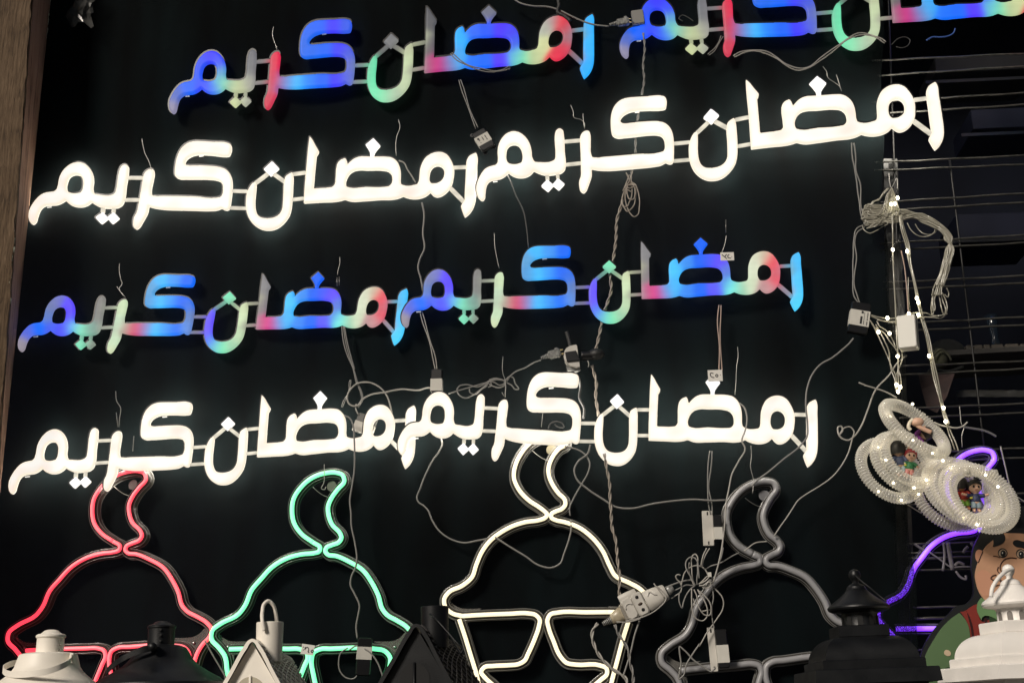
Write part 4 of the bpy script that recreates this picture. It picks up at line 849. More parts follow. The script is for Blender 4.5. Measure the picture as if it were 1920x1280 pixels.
LP = [[(1130,560),(1200,530),(1260,500),(1330,470),(1400,475),(1500,450),(1560,440)], [(1130,650),(1200,600),(1250,570),(1260,540),(1265,480),(1240,430),(1200,390),(1190,350),(1220,330),(1250,340)],
      [(1260,480),(1280,390),(1310,300),(1380,235),(1450,212),(1530,225),(1590,280),(1620,340)], [(1240,560),(1230,640),(1245,730),(1270,775),(1290,700),(1330,600),(1400,510),(1440,480)],
      [(1400,520),(1400,650),(1405,780),(1430,880),(1490,935),(1550,945),(1600,900),(1610,800),(1570,680),(1510,590),(1480,530)],
      [(1430,530),(1470,620),(1480,720),(1520,810),(1580,870),(1640,870),(1660,800),(1640,700),(1580,620),(1500,550)],
      [(1450,480),(1400,380),(1350,300),(1320,220),(1330,150),(1380,100),(1440,110),(1480,170),(1490,260),(1500,380)],
      [(1430,470),(1380,350),(1360,240),(1370,170)], [(1440,480),(1410,370),(1400,240),(1400,120),(1420,70),(1450,60),(1475,90),(1480,200),(1490,300)],
      [(1470,470),(1470,380),(1480,300),(1475,180)], [(1500,460),(1560,400),(1620,350),(1660,360),(1680,420),(1650,470),(1580,490),(1520,480)],
      [(1520,450),(1600,400),(1640,345),(1650,320)], [(1530,490),(1600,440),(1650,400),(1640,470),(1560,500)], [(1500,480),(1570,470),(1640,430),(1660,470),(1610,510),(1540,500)],
      [(1690,500),(1750,560),(1800,620),(1825,700),(1810,800),(1750,900),(1680,1000),(1600,1110),(1540,1220),(1500,1290)],
      [(1680,520),(1690,640),(1670,760),(1670,880),(1685,980),(1700,1040)], [(1640,800),(1590,810),(1540,820)], [(1420,650),(1440,720),(1430,750)],
      [(1820,-30),(1800,80),(1750,220),(1720,350),(1690,430),(1680,520)], [(1640,-20),(1580,80),(1550,160),(1540,220)], [(1600,-20),(1560,60),(1535,150),(1525,215)],
      [(2030,40),(1930,90),(1850,140),(1750,190),(1650,220),(1580,265)], [(2400,-110),(2250,-90),(2100,20)]]
t = thing('cable_tangle', 'large tangle of grey looped cables left of the unlit grey lantern', 'cable tangle', P(1305, 1100, .04), CG)
for k, L in enumerate(LP): mk('loop', *tube(wpts([(*o_(*q), .043+.0022*(k % 7)+.002*math.sin(j)) for j, q in enumerate(L)], .04, 7), 1.25*PXM, 6), M_cab if k % 3 else M_cab2, t)
g = G(); g.add(*box(P(*o_(1640, 330), .06), Vector((1,0,0)), Vector((0,0,1)), Vector((0,-1,0)), 3*PXM, 4*PXM, .5*PXM, 0)); g.mk('tape_tab', M_label, t, smooth=False)
cable('cable', 'flat white cable zigzagging to the slotted driver inside the unlit grey lantern', [(1312,1206),(1297,1228),(1287,1245),(1281,1266),(1274,1272),(1277,1245),(1274,1218),(1274,1212),(1284,1219),(1300,1236),(1320,1250),(1334,1258),(1342,1250)], 1.6, M_cab2, .05, group=CG)
# scrap of clear plastic at the top
t = thing('plastic_scrap', 'crumpled scrap of clear plastic hanging at the top near the wooden post', 'plastic scrap', P(155, 0, .02))
Rp = random.Random(3); V = []; n1, n2 = 9, 9
for j in range(n2+1):
    for i in range(n1+1):
        u, v = i/n1, j/n2
        x = 136+u*40+(-6 if v > .6 else 0)*(1-u)+Rp.uniform(-3, 3)+4*math.sin(v*6); y = -30+v*(76+6*math.sin(u*9))+Rp.uniform(-2, 2)
        V.append(P(x, y, .02+Rp.uniform(-.008, .008)))
mk('film', V, [(j*(n1+1)+i, j*(n1+1)+i+1, (j+1)*(n1+1)+i+1, (j+1)*(n1+1)+i) for j in range(n2) for i in range(n1)], mat('clear_film', (.25, .25, .24), .15, alpha=.22, spec=1.0), t, smooth=False)

cable('cable', 'straight thin cord slanting below the clear corner plate between red and green neon', [(384,1200),(396,1222),(410,1246),(424,1270)], 1.4, M_cab2, .024, group=CG)
# ------------------------------------------------------------------ wire grid, rail and shelf in the dark at the right
M_grid = mat('galvanised_wire', (.085, .083, .075), .35, metal=.6, var=.3, vscale=60)
t = thing('wire_grid', 'dark galvanised wire display grid filling the right side behind the ring lights', 'wire grid', P(1800, 1300, -.06))
BARS = [(1635,114,1960,99),(1645,142,1960,122),(1635,192,1960,172),(1640,214,1960,194),(1640,305,1960,290),(1640,320,1960,307),(1645,380,1960,360),(1645,396,1960,377),(1650,457,1960,438),(1650,470,1960,453),(1655,530,1960,515),(1655,543,1960,529),(1660,608,1960,592),(1660,622,1960,607),(1665,687,1960,675),(1665,704,1960,689),(1670,766,1960,755),(1672,784,1960,772),(1680,850,1960,838),(1684,867,1960,856),(1690,931,1960,923),(1692,946,1960,938),(1700,1020,1960,1013),(1702,1037,1960,1031),(1704,1047,1960,1041),(1706,1068,1960,1066),(1712,1138,1960,1134),(1714,1159,1960,1155),(1716,1218,1960,1214),(1718,1236,1960,1232)]
for i, (x0, y0, x1, y1) in enumerate(BARS):
    A = [list(P(x0+(x1-x0)*k/8, y0+(y1-y0)*k/8+.6*math.sin(k*2+i), -.06-.004*(i % 2))) for k in range(9)]
    mk('horizontal_bar', *tube(A, 2.1*PXM if y0 < 1000 or i % 3 else 3*PXM, 7), M_grid, t)
for (x0, x1) in ((1668, 1712), (1752, 1902)):
    A = [list(P(x0+(x1-x0)*((y-60)/1250 if x0 != 1752 else (y-60)/1250*1.0), y, -.069)) for y in range(-80 if x0 < 1700 else 300, 1400 if x0 < 1700 else 900, 60)]
    mk('upright_bar', *tube(A, 2.0*PXM, 7), mat('dull_wire', (.012, .012, .012), .5, metal=.3), t)
rail = thing('slotted_rail', 'dark slotted steel rail just behind the right hem of the black cloth', 'rail', P(1680, 700, -.085))
A0, A1 = P(1668, 300, -.085), P(1703, 1250, -.085); zax = (A0-A1).normalized(); xax = Vector((1, 0, 0)); xax = (xax-zax*xax.dot(zax)).normalized(); nn = zax.cross(xax)
g = G(); g.add(*box((A0+A1)/2, xax, zax, nn, 15*PXM, (A0-A1).length/2, .008, .0015)); g.mk('channel_body', mat('dark_steel', (.045, .045, .045), .3, metal=.8, var=.4, vscale=30), rail, smooth=False)
for k in range(24):
    g = G(); q = A0.lerp(A1, (k+.5)/24); g.add(*box(q-nn*0+Vector((0, -.0088, 0)), xax, zax, Vector((0, -1, 0)), 4*PXM, 9*PXM, .0004, 0)); g.mk('slot', M_hole, rail, smooth=False)
# wrapped plastic round the rail
t = thing('plastic_wrap', 'crumpled clear wrap round the slotted rail under the fairy light knot', 'plastic wrap', P(1675, 540, -.05))
Rp = random.Random(9); V = []
for j in range(15):
    for i in range(6):
        V.append(P(1658+i*6+j*.8+Rp.uniform(-2, 2), 440+j*14+Rp.uniform(-4, 4), -.045+Rp.uniform(-.006, .006)))
mk('film', V, [(j*6+i, j*6+i+1, j*6+i+7, j*6+i+6) for j in range(14) for i in range(5)], mat('clear_film', (.25, .25, .24), .15, alpha=.22, spec=1.0), t, smooth=False)
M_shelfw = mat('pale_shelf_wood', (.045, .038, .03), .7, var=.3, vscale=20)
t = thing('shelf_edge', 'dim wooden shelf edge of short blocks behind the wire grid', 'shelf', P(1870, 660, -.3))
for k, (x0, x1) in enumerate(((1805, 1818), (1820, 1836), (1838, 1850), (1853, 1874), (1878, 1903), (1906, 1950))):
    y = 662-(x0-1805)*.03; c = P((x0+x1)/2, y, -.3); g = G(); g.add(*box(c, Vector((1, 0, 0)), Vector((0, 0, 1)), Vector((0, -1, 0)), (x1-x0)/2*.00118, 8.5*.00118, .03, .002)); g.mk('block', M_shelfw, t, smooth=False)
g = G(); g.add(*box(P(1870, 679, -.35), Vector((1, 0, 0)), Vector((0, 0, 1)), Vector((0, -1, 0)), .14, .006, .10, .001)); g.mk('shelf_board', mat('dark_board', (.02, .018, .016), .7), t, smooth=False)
t = thing('round_hat', 'dim round dark hat on the shelf behind the grid, left of the wooden blocks', 'hat', P(1775, 690, -.3))
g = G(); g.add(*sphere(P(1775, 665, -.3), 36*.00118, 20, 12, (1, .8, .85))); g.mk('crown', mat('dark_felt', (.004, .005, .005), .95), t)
g = G(); g.add(*tube(wpts([(1748,690),(1775,697),(1806,688)], -.27, 6), 4*PXM, 8)); g.mk('brim', mat('dark_felt', (.004, .005, .005), .95), t)
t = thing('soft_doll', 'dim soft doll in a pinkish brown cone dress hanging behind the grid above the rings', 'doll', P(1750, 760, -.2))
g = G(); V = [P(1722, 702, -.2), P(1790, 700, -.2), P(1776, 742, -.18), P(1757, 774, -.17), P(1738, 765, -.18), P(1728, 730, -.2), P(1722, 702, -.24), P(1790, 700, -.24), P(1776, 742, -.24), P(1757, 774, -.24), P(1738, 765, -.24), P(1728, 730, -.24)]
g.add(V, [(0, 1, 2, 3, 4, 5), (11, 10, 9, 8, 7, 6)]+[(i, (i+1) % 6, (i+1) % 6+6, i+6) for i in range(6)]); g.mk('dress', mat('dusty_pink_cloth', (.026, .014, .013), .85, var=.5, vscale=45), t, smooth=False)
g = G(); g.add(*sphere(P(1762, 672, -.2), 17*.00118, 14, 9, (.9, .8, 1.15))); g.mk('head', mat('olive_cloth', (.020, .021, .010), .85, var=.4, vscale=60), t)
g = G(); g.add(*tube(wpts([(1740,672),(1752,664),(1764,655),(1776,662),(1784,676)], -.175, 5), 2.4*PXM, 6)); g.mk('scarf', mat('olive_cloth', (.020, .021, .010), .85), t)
t = thing('glass_vase', 'dim clear vase with two glints standing on the wooden blocks behind the grid', 'vase', P(1868, 652, -.3))
c = P(1868, 651, -.3); g = G(); g.add(*lathe([(8*.0012, 0), (10*.0012, .004), (7*.0012, .02), (9*.0012, .05), (13*.0012, .075)], c, 20)); g.mk('glass', mat('dark_glass', (.006, .009, .014), .12, spec=.6), t)
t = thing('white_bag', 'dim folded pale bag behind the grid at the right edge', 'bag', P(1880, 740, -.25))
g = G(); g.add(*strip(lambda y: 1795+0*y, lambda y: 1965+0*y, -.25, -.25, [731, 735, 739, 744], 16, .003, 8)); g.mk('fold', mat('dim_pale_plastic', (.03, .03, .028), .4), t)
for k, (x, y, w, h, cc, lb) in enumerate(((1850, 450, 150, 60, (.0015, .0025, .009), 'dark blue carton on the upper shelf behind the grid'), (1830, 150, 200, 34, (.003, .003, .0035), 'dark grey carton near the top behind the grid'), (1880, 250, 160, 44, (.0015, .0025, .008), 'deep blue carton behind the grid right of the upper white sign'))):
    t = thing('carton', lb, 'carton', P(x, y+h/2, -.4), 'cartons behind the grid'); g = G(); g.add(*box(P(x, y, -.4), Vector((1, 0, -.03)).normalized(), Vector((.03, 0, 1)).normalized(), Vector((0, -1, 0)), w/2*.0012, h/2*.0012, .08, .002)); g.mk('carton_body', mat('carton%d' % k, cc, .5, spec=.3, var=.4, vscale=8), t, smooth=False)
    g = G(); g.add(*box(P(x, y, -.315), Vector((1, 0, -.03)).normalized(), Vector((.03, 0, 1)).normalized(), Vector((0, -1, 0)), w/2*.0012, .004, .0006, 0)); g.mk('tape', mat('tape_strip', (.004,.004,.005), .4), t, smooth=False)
# pale ties lit by the purple neon
M_tie = mat('pale_plastic_tie', (.15, .14, .16), .35, alpha=.75)
t = thing('plastic_ties', 'crossed pale plastic ties knotted on the grid inside the purple neon', 'plastic ties', P(1775, 1070, -.05))
for L, w in (([(1769,1016),(1771,1040),(1768,1070)], 2.6), ([(1777,1016),(1781,1040),(1786,1068)], 4.5), ([(1714,1019),(1728,1028),(1742,1036)], 2.8), ([(1742,1034),(1765,1050),(1785,1063),(1800,1062),(1822,1062)], 1.8), ([(1820,1017),(1826,1024),(1829,1031)], 3.2), ([(1815,1024),(1809,1030),(1806,1036)], 3), ([(1792,1070),(1802,1082),(1811,1085),(1811,1078)], 2.4), ([(1790,1060),(1797,1054),(1808,1058)], 3)):
    mk('tie', *tube(wpts(L, -.052, 5), w*PXM, 6, flat=.25), M_tie, t)
cable('cable_tie_rod', 'thin steel rod slanting down behind the rings at the right edge', [(1876,836),(1884,870),(1892,905),(1899,930)], 1.8, M_wire, -.03, cat='rod')
cable('cable', 'thin lead curling right from the outer ring light to the photo edge', [(1899,929),(1907,931),(1915,936),(1930,948)], 1.0, M_cab2, .02, group=CG)
cable('hook_wire', 'bent steel hook wire holding up the purple crescent', [(1799,761),(1801,780),(1803,795),(1807,802),(1804,812),(1804,838)], .9, M_wire, -.03, cat='wire', group='hook wires')
cable('cable', 'white cable end poking right from the upper ring light', [(1752,792),(1764,797),(1778,800),(1792,802),(1805,799),(1814,791)], 1.7, M_cab, .03, group=CG)
cable('cable', 'torn strip of clear tape trailing right of the upper ring light', [(1806,800),(1825,803),(1842,806),(1858,812),(1868,818)], 2.2, mat('clear_film2', (.2, .2, .2), .2, alpha=.5), -.02, cat='tape')
cable('hook_wire', 'thin wires the fairy light knot hangs from', [(1667,325),(1668,340),(1671,352),(1676,345),(1681,334),(1683,356)], .8, M_wire, .0, cat='wire', group='hook wires')
cable('cable', 'thin pale rod poking out under the left ring light', [(1702,946),(1715,954),(1728,962)], 1.2, M_wire, .01, cat='rod')

# ------------------------------------------------------------------ fairy light bundle
M_strand = mat('clear_strand', (.33, .315, .26), .22, spec=.9, alpha=.92)
M_bulb = mat('warm_bulb', (.8, .8, .7), .3, emit=(1.0, .90, .62), es=14)
t = thing('fairy_light_bundle', 'gathered bundle of clear fairy light strands with warm bulbs hanging over the ring lights', 'fairy lights', P(1672, 352, .02))
Rs = random.Random(21)
def strand(pts, r=.95, j=0, d=.02, m=None, par=None): 
    A = wpts([(x+Rs.uniform(-j, j), y+Rs.uniform(-j, j), d+Rs.uniform(-.004, .004)) for x, y in pts], d, 7); return mk('strand', *tube(A, r*PXM, 5), m or M_strand, par or t)
for k in range(14):
    a = -1+2*k/13; x1 = 1669+a*17
    strand([(1672+a*2, 352+abs(a)*4), (1671+a*8, 366), (1670+a*12, 382), (x1, 398), (x1+a*4-6, 405)], 1.0, .7, .028)
strand([(1665,354),(1657,362),(1648,374),(1636,380),(1632,388),(1640,394)], 2.0, .5); strand([(1667,353),(1660,360),(1651,371),(1639,378),(1634,384)], 1.4, .5)
for k in range(62):
    v = Rs.uniform(-1, 1); v2 = Rs.uniform(-1, 1); v3 = .6*v+.4*v2; L = 1615+v*v*8+Rs.uniform(0, 12)
    p = [(1690+Rs.uniform(-12, 12), 403+v2*7), (1662, 401+v*16), (1638, 405+v*21), (L, 406+v*23), (L+3, 410+v*16), (1640, 412+v*14), (1665, 408+v2*11), (1700, 403+v2*9), (1728, 408+v*8), (1748, 417+v*8), (1768, 431+v*8), (1779-v*8, 448), (1782+v3*10, 465), (1777+v3*11, 490), (1769+v3*11, 515), (1762+v3*12, 535)]
    if k % 3 == 0: p += [(1758+v3*14, 553)]
    strand(p, .95, .9, .022)
for L in ([(1701,418),(1708,431),(1718,440),(1732,444),(1745,441),(1753,432),(1752,424),(1744,418)], [(1716,420),(1722,430),(1732,438),(1744,440),(1755,434),(1757,428)], [(1617,424),(1621,432),(1630,437),(1642,433),(1655,425),(1665,420)]): strand(L, 1.1)
for L in ([(1750,540),(1748,560),(1746,580),(1748,590),(1753,580),(1752,562),(1756,548)], [(1752,545),(1749,565),(1750,585)], [(1763,545),(1768,565),(1773,580),(1771,592),(1766,580),(1762,560),(1759,548)], [(1766,548),(1773,562),(1776,575),(1774,588)], [(1775,540),(1779,550),(1777,557),(1771,552)]): strand(L, 1.3)
for dx in (0, 3, 6): strand([(1686+dx*.5, 404), (1690+dx, 430), (1699+dx, 462), (1704+dx*.6, 490), (1712+dx*.5, 525), (1719+dx*.6, 560), (1727+dx*.7, 595), (1737+dx, 635), (1744+dx, 672), (1751+dx*1.2, 710), (1763+dx*.6, 752), (1768+dx*.8, 775), (1774+dx, 795)], 1.5, .3, .03)
strand([(1775,795),(1779,812),(1786,830),(1790,842)], 1.4, 0, .03); strand([(1777,795),(1784,812),(1793,832),(1797,845)], 1.4, 0, .03)
strand([(1673,402),(1674,440),(1674,470),(1676,520),(1678,560),(1680,600),(1682,640),(1684,668),(1684,700),(1685,738)], 1.5, .2, .034)
strand([(1690,470),(1696,500),(1700,540),(1703,585)], 1.3, .3, .018, M_pink); strand([(1703,520),(1703,550),(1706,585)], 1.0, .3, .018)
for L in ([(1631,590),(1645,594),(1665,597),(1690,594),(1705,588),(1722,586),(1738,587),(1748,592),(1762,592),(1774,588)], [(1632,592),(1648,599),(1668,604),(1690,602),(1710,598),(1732,595),(1748,594)], [(1645,600),(1665,603),(1690,601),(1716,596)], [(1733,594),(1750,595),(1765,596),(1776,588)],
          [(1629,598),(1638,612),(1646,628),(1655,648),(1664,668),(1672,688),(1680,705),(1681,722)], [(1631,600),(1643,616),(1655,622),(1668,640),(1680,655),(1688,668)], [(1644,602),(1649,611),(1660,618),(1668,627),(1674,638),(1679,650)], [(1642,608),(1650,622),(1659,640),(1667,660),(1668,672),(1670,690),(1678,712),(1680,722)], [(1690,655),(1692,670),(1686,690),(1680,706),(1682,722)], [(1684,690),(1688,705),(1690,722),(1687,735)], [(1681,700),(1678,716),(1681,735)]): strand(L, 1.25, .3, .036)
BL = [(1683,371),(1678,382),(1671,383),(1674,468),(1701,471),(1719,559),(1722,567),(1664,596),(1704,588),(1722,590),(1647,622),(1668,625),(1683,668),(1742,667),(1681,721),(1688,725),(1684,734),(1769,764),(1773,790)]
def bulbs(L, d, par, r=2.9):
    for x, y, *s in L:
        q = s[0] if s else 1; g = G(); g.add(*sphere(P(x, y, d), r*q*PXM, 10, 7, (1, 1, 1.25))); g.mk('bulb', M_bulb, par)
bulbs(BL, .040, t)

# ------------------------------------------------------------------ beaded clear ring lights
def ring_mat():
    m = bpy.data.materials.new('beaded_clear_tube'); m.use_nodes = True; nt = m.node_tree; b = nt.nodes['Principled BSDF']; out = nt.nodes['Material Output']
    b.inputs['Base Color'].default_value = (.66, .64, .60, 1); b.inputs['Roughness'].default_value = .16; b.inputs['Specular IOR Level'].default_value = 1.0; b.inputs['Coat Weight'].default_value = .6
    b.inputs['Emission Color'].default_value = (1, .93, .76, 1)
    geo = nt.nodes.new('ShaderNodeAttribute'); geo.attribute_name = 'led'
    nt.links.new(geo.outputs['Fac'], b.inputs['Emission Strength'])
    tr = nt.nodes.new('ShaderNodeBsdfTransparent'); tr.inputs[0].default_value = (1, .98, .94, 1)
    tl = nt.nodes.new('ShaderNodeBsdfTranslucent'); tl.inputs[0].default_value = (.7, .66, .56, 1)
    a = nt.nodes.new('ShaderNodeMixShader'); a.inputs[0].default_value = .35; nt.links.new(b.outputs[0], a.inputs[1]); nt.links.new(tl.outputs[0], a.inputs[2])
    lw = nt.nodes.new('ShaderNodeLayerWeight'); lw.inputs[0].default_value = .35
    mr = nt.nodes.new('ShaderNodeMapRange'); mr.inputs['To Min'].default_value = .70; mr.inputs['To Max'].default_value = .10; nt.links.new(lw.outputs['Facing'], mr.inputs[0])
    c = nt.nodes.new('ShaderNodeMixShader'); nt.links.new(mr.outputs[0], c.inputs[0]); nt.links.new(a.outputs[0], c.inputs[1]); nt.links.new(tr.outputs[0], c.inputs[2])
    nt.links.new(c.outputs[0], out.inputs[0]); return m
M_ring = ring_mat()
def ring(label, cx, cy, a, b, ang, r, d, lights, glow=.26):
    """a,b half axes in pixels of the circle seen turned; ang = direction of the long axis"""
    t = thing('ring_light', label, 'ring light', P(cx, cy-b, d), 'beaded ring lights')
    c = P(cx, cy, d); w = math.radians(ang); U = Vector((math.cos(w), 0, -math.sin(w))); W = Vector((-math.sin(w), 0, -math.cos(w))); N = Vector((0, -1, 0))
    k = min(1, b/a); W2 = W*k+N*math.sqrt(1-k*k); NN = U.cross(W2)
    nb, ns = int(a*1.2), 14; V = []; lc = []
    LP_ = [P(x, y, d) for x, y in lights]
    M = nb*4
    for i in range(M):
        th = 2*math.pi*i/M; rad = U*math.cos(th)+W2*math.sin(th); cc = c+rad*(a*PXM)
        rib = 1+.17*math.sin(i*math.pi/2)
        for s in range(ns):
            ph = 2*math.pi*s/ns; q = rib*(1+(.035 if s % 2 else -.035)); v = cc+rad*(math.cos(ph)*r*1.02*PXM*q)+NN*(math.sin(ph)*r*1.02*PXM*q); V.append(v)
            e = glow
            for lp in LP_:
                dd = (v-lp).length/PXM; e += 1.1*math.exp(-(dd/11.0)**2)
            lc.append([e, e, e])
    Fc = [(i*ns+s, i*ns+(s+1) % ns, ((i+1) % M)*ns+(s+1) % ns, ((i+1) % M)*ns+s) for i in range(M) for s in range(ns)]
    mk('beaded_tube', V, Fc, M_ring, t, col=np.array(lc))
    for x, y in lights:
        g = G(); g.add(*sphere(P(x, y, d+.014), 2.2*PXM, 10, 7)); g.mk('bulb', M_bulb, t)
    g = G(); q = c-W2*0+(-W2 if W2.z < 0 else W2)*((a+r*.9)*PXM); g.add(*box(q, Vector((1, 0, 0)), Vector((0, 0, 1)), Vector((0, -1, 0)), 6*PXM, 8*PXM, 4*PXM, 2*PXM)); g.mk('hanging_tab', mat('clear_tab', (.5, .48, .42), .2, alpha=.7, spec=1), t)
    return t
ring('outermost left ring light, its gap to the next ring showing black', 1669, 881, 58, 51, 48, 9.2, .020, [(1647,921),(1690,937)])
ring('second ring light of the left cluster, partly behind the topmost ring', 1691, 866, 54, 47, 52, 8.8, .034, [(1648,838),(1675,905)])
ring('inner ring light of the left cluster round the dark haired dolls', 1703, 859, 50, 42, 54, 8.8, .048, [(1661,862),(1714,914)])
ring('topmost tilted ring light hanging from the fairy light strand', 1715, 803, 63, 40, 44, 9.8, .066, [(1671,780),(1748,849),(1711,757),(1712,825)])
ring('lowest ring light of the right cluster tinted purple by the neon behind', 1781, 926, 64, 59, 40, 9.2, .020, [(1722,926)], .05)
ring('second ring light of the right cluster, behind the front rings', 1798, 919, 61, 53, 42, 9.2, .038, [(1768,863),(1737,900)])
ring('third ring light of the right cluster with dense beading', 1812, 922, 59, 52, 45, 9, .056, [(1785,879)])
ring('front ring light framing the small doll in the top hat', 1825, 926, 55, 48, 46, 9.4, .074, [(1806,970),(1848,890)])
ring('rightmost large ring light at the photo edge', 1840, 933, 58, 52, 40, 10.5, .090, [(1871,912),(1832,983)])
ring('small plastic loop at the top of the dolls opening', 1816, 889, 8, 4, 5, 1.4, .085, [], .05)

# ------------------------------------------------------------------ small hanging dolls
def doll(label, px, py, s, d, shirt, trousers, hair, skin=(.52, .33, .24), hat=None, ang=0, back=False, arms=((-18, 6), (14, 4)), trim=None):
    t = thing('hanging_doll', label, 'doll', P(px, py+22*s, d), 'small hanging dolls')
    c, X, Z, N = frame_at(px, py, d, ang); k = PXM*s
    def q(x, y, h=0): return c+X*(x*k)-Z*(y*k)+N*(h*k)
    Ms = mat('doll_skin%s' % (skin,), skin, .45); g = G()
    # one continuous body: lofted rings from crown to hips, limbs grown from inside it
    prof = [(0.5, -15.5), (6, -14.5), (10, -10.5), (11.3, -5), (10.5, 0), (8, 4), (4, 6.5), (3, 8), (4.5, 9.5), (7, 12), (7.2, 18), (7.6, 24), (5, 27), (.5, 28)]
    ns = 16; V = []
    for r, y in prof:
        for i in range(ns):
            a = 2*math.pi*i/ns; V.append(q(r*math.cos(a), y, r*.85*math.sin(a)))
    g.add(V, [(j*ns+i, j*ns+(i+1) % ns, (j+1)*ns+(i+1) % ns, (j+1)*ns+i) for j in range(len(prof)-1) for i in range(ns)])
    for (ax_, ay_), sg in zip(arms, (-1, 1)):
        A = catmull3([list(q(sg*3, 11)), list(q(sg*8, 12, 2)), list(q((sg*8+ax_)/2, (13+ay_)/2, 4)), list(q(ax_, ay_, 4))], 4); g.add(*tube(A, [k*v for v in np.linspace(3.2, 2.0, len(A))], 8))
    for sg in (-1, 1):
        A = catmull3([list(q(sg*3, 22)), list(q(sg*3.6, 30, 1)), list(q(sg*4.2, 38, 0)), list(q(sg*4.6, 39.5, 5))], 4); g.add(*tube(A, [k*v for v in np.linspace(3.8, 2.4, len(A))], 8))
    g.mk('body', Ms, t)
    g = G(); V = []
    for r, y in [(3.6, 8.2), (6, 9), (8.3, 12), (8.4, 18), (8.9, 22.5), (8.2, 23)]:
        for i in range(ns): a = 2*math.pi*i/ns; V.append(q(r*math.cos(a), y, r*.88*math.sin(a)))
    g.add(V, [(j*ns+i, j*ns+(i+1) % ns, (j+1)*ns+(i+1) % ns, (j+1)*ns+i) for j in range(5) for i in range(ns)])
    for (ax_, ay_), sg in zip(arms, (-1, 1)): 
        e = q(sg*8*.5+ax_*.5, 12*.5+ay_*.5+1, 4); A = catmull3([list(q(sg*4, 11)), list(q(sg*8, 12, 2)), list(e)], 4); g.add(*tube(A, k*3.9, 8))
    g.mk('shirt', mat('doll_cloth%s' % (shirt,), shirt, .6), t)
    g = G()
    for sg in (-1, 1): A = [list(q(sg*3.6, 21)), list(q(sg*3.9, 27, 1)), list(q(sg*4.3, 34, 1))]; g.add(*tube(catmull3(A, 4), k*4.9, 9))
    g.mk('trousers', mat('doll_cloth%s' % (trousers,), trousers, .6), t)
    g = G(); V = []
    hp = [(.5, -17.5), (7, -16.5), (11.5, -11.5), (12.6, -5), (12.2, -1 if not back else 3), (11.4, 0 if not back else 5)]
    for r, y in hp:
        for i in range(ns):
            a = 2*math.pi*i/ns; f = max(0, math.sin(a)); yy = y if back else y-(y+15)*f*.62 if y > -15 else y
            V.append(q(r*math.cos(a), yy, r*.9*math.sin(a)))
    g.add(V, [(j*ns+i, j*ns+(i+1) % ns, (j+1)*ns+(i+1) % ns, (j+1)*ns+i) for j in range(len(hp)-1) for i in range(ns)]); g.mk('hair', mat('doll_hair%s' % (hair,), hair, .5), t)
    if hat:
        g = G(); V = []
        for r, y in [(9, -15), (9, -16), (5, -16.3), (4.8, -23), (5.3, -24), (.5, -24.2)]:
            for i in range(ns): a = 2*math.pi*i/ns; V.append(q(4+r*math.cos(a), y-1, r*math.sin(a)))
        g.add(V, [(j*ns+i, j*ns+(i+1) % ns, (j+1)*ns+(i+1) % ns, (j+1)*ns+i) for j in range(5) for i in range(ns)]); g.mk('hat', mat('doll_hat%s' % (hat,), hat, .4), t)
    if not back:
        for sx in (-4.2, 4.2):
            g = G(); g.add(*sphere(q(sx, -3.5, 8.8), 1.9*k, 8, 6, (1, .6, 1.2))); g.mk('eye', M_hole, t)
        g = G(); g.add(*sphere(q(0, -.5, 9.7), 1.2*k, 8, 6)); g.mk('nose', Ms, t)
        g = G(); g.add(*tube(catmull3([list(q(-2.6, 2, 8.6)), list(q(0, 3, 9)), list(q(2.6, 2, 8.6))], 4), .45*k, 5)); g.mk('mouth', mat('doll_lip', (.30, .05, .05), .5), t)
    if trim:
        g = G(); g.add(*box(q(-9, 15, 4), X, Z, N, 2.4*k, 3*k, 1.2*k, .6*k)); g.mk('bag', mat('doll_trim%s' % (trim,), trim, .5), t)
    return t
doll('small doll in a dark blue shirt and black top hat standing in the front ring', 1828, 917, 1.0, .045, (.010, .016, .060), (.16, .22, .26), (.010, .009, .009), hat=(.006, .006, .008), ang=4, arms=((-25, 9), (22, 9)), trim=(.5, .45, .05))
doll('small doll seen from behind in a red top and green skirt in the front ring', 1802, 912, 1.05, .030, (.30, .022, .012), (.16, .34, .04), (.012, .010, .009), skin=(.5, .22, .10), back=True, ang=-4, arms=((-12, 24), (12, 20)))
doll('small black haired doll in a dull blue shirt inside the left rings', 1684, 846, 1.15, .016, (.045, .06, .12), (.25, .32, .34), (.010, .010, .010), back=True, arms=((-12, 20), (12, 22)))
doll('small doll in a green shirt and pink striped trousers inside the left rings', 1707, 858, .95, .020, (.02, .14, .05), (.42, .16, .14), (.25, .02, .025), ang=12, arms=((-12, 14), (16, 18)), trim=(.45, .5, .06))
doll('small doll lying sideways with a purple shirt under the topmost ring', 1733, 815, 1.0, .022, (.17, .03, .20), (.03, .03, .03), (.015, .012, .012), back=True, ang=60, arms=((-12, -10), (12, 14)))
t = thing('hanging_doll', 'bald flesh coloured doll head and arm draped over the top of the left rings', 'doll', P(1717, 795, .05), 'small hanging dolls')
g = G(); g.add(*sphere(P(1720, 791, .052), 11*PXM, 14, 10, (1.1, .8, .75))); g.add(*tube(wpts([(1716,794),(1724,800),(1734,805),(1746,810)], .052, 5), [5*PXM]*16 if False else 4*PXM, 9)); g.mk('body', mat('doll_flesh', (.58, .36, .26), .5), t)
g = G(); g.add(*tube(wpts([(1712,786),(1706,792),(1704,802),(1708,806)], .054, 5), 3.4*PXM, 8)); g.mk('sleeve', mat('cream_cloth', (.6, .55, .44), .7), t)
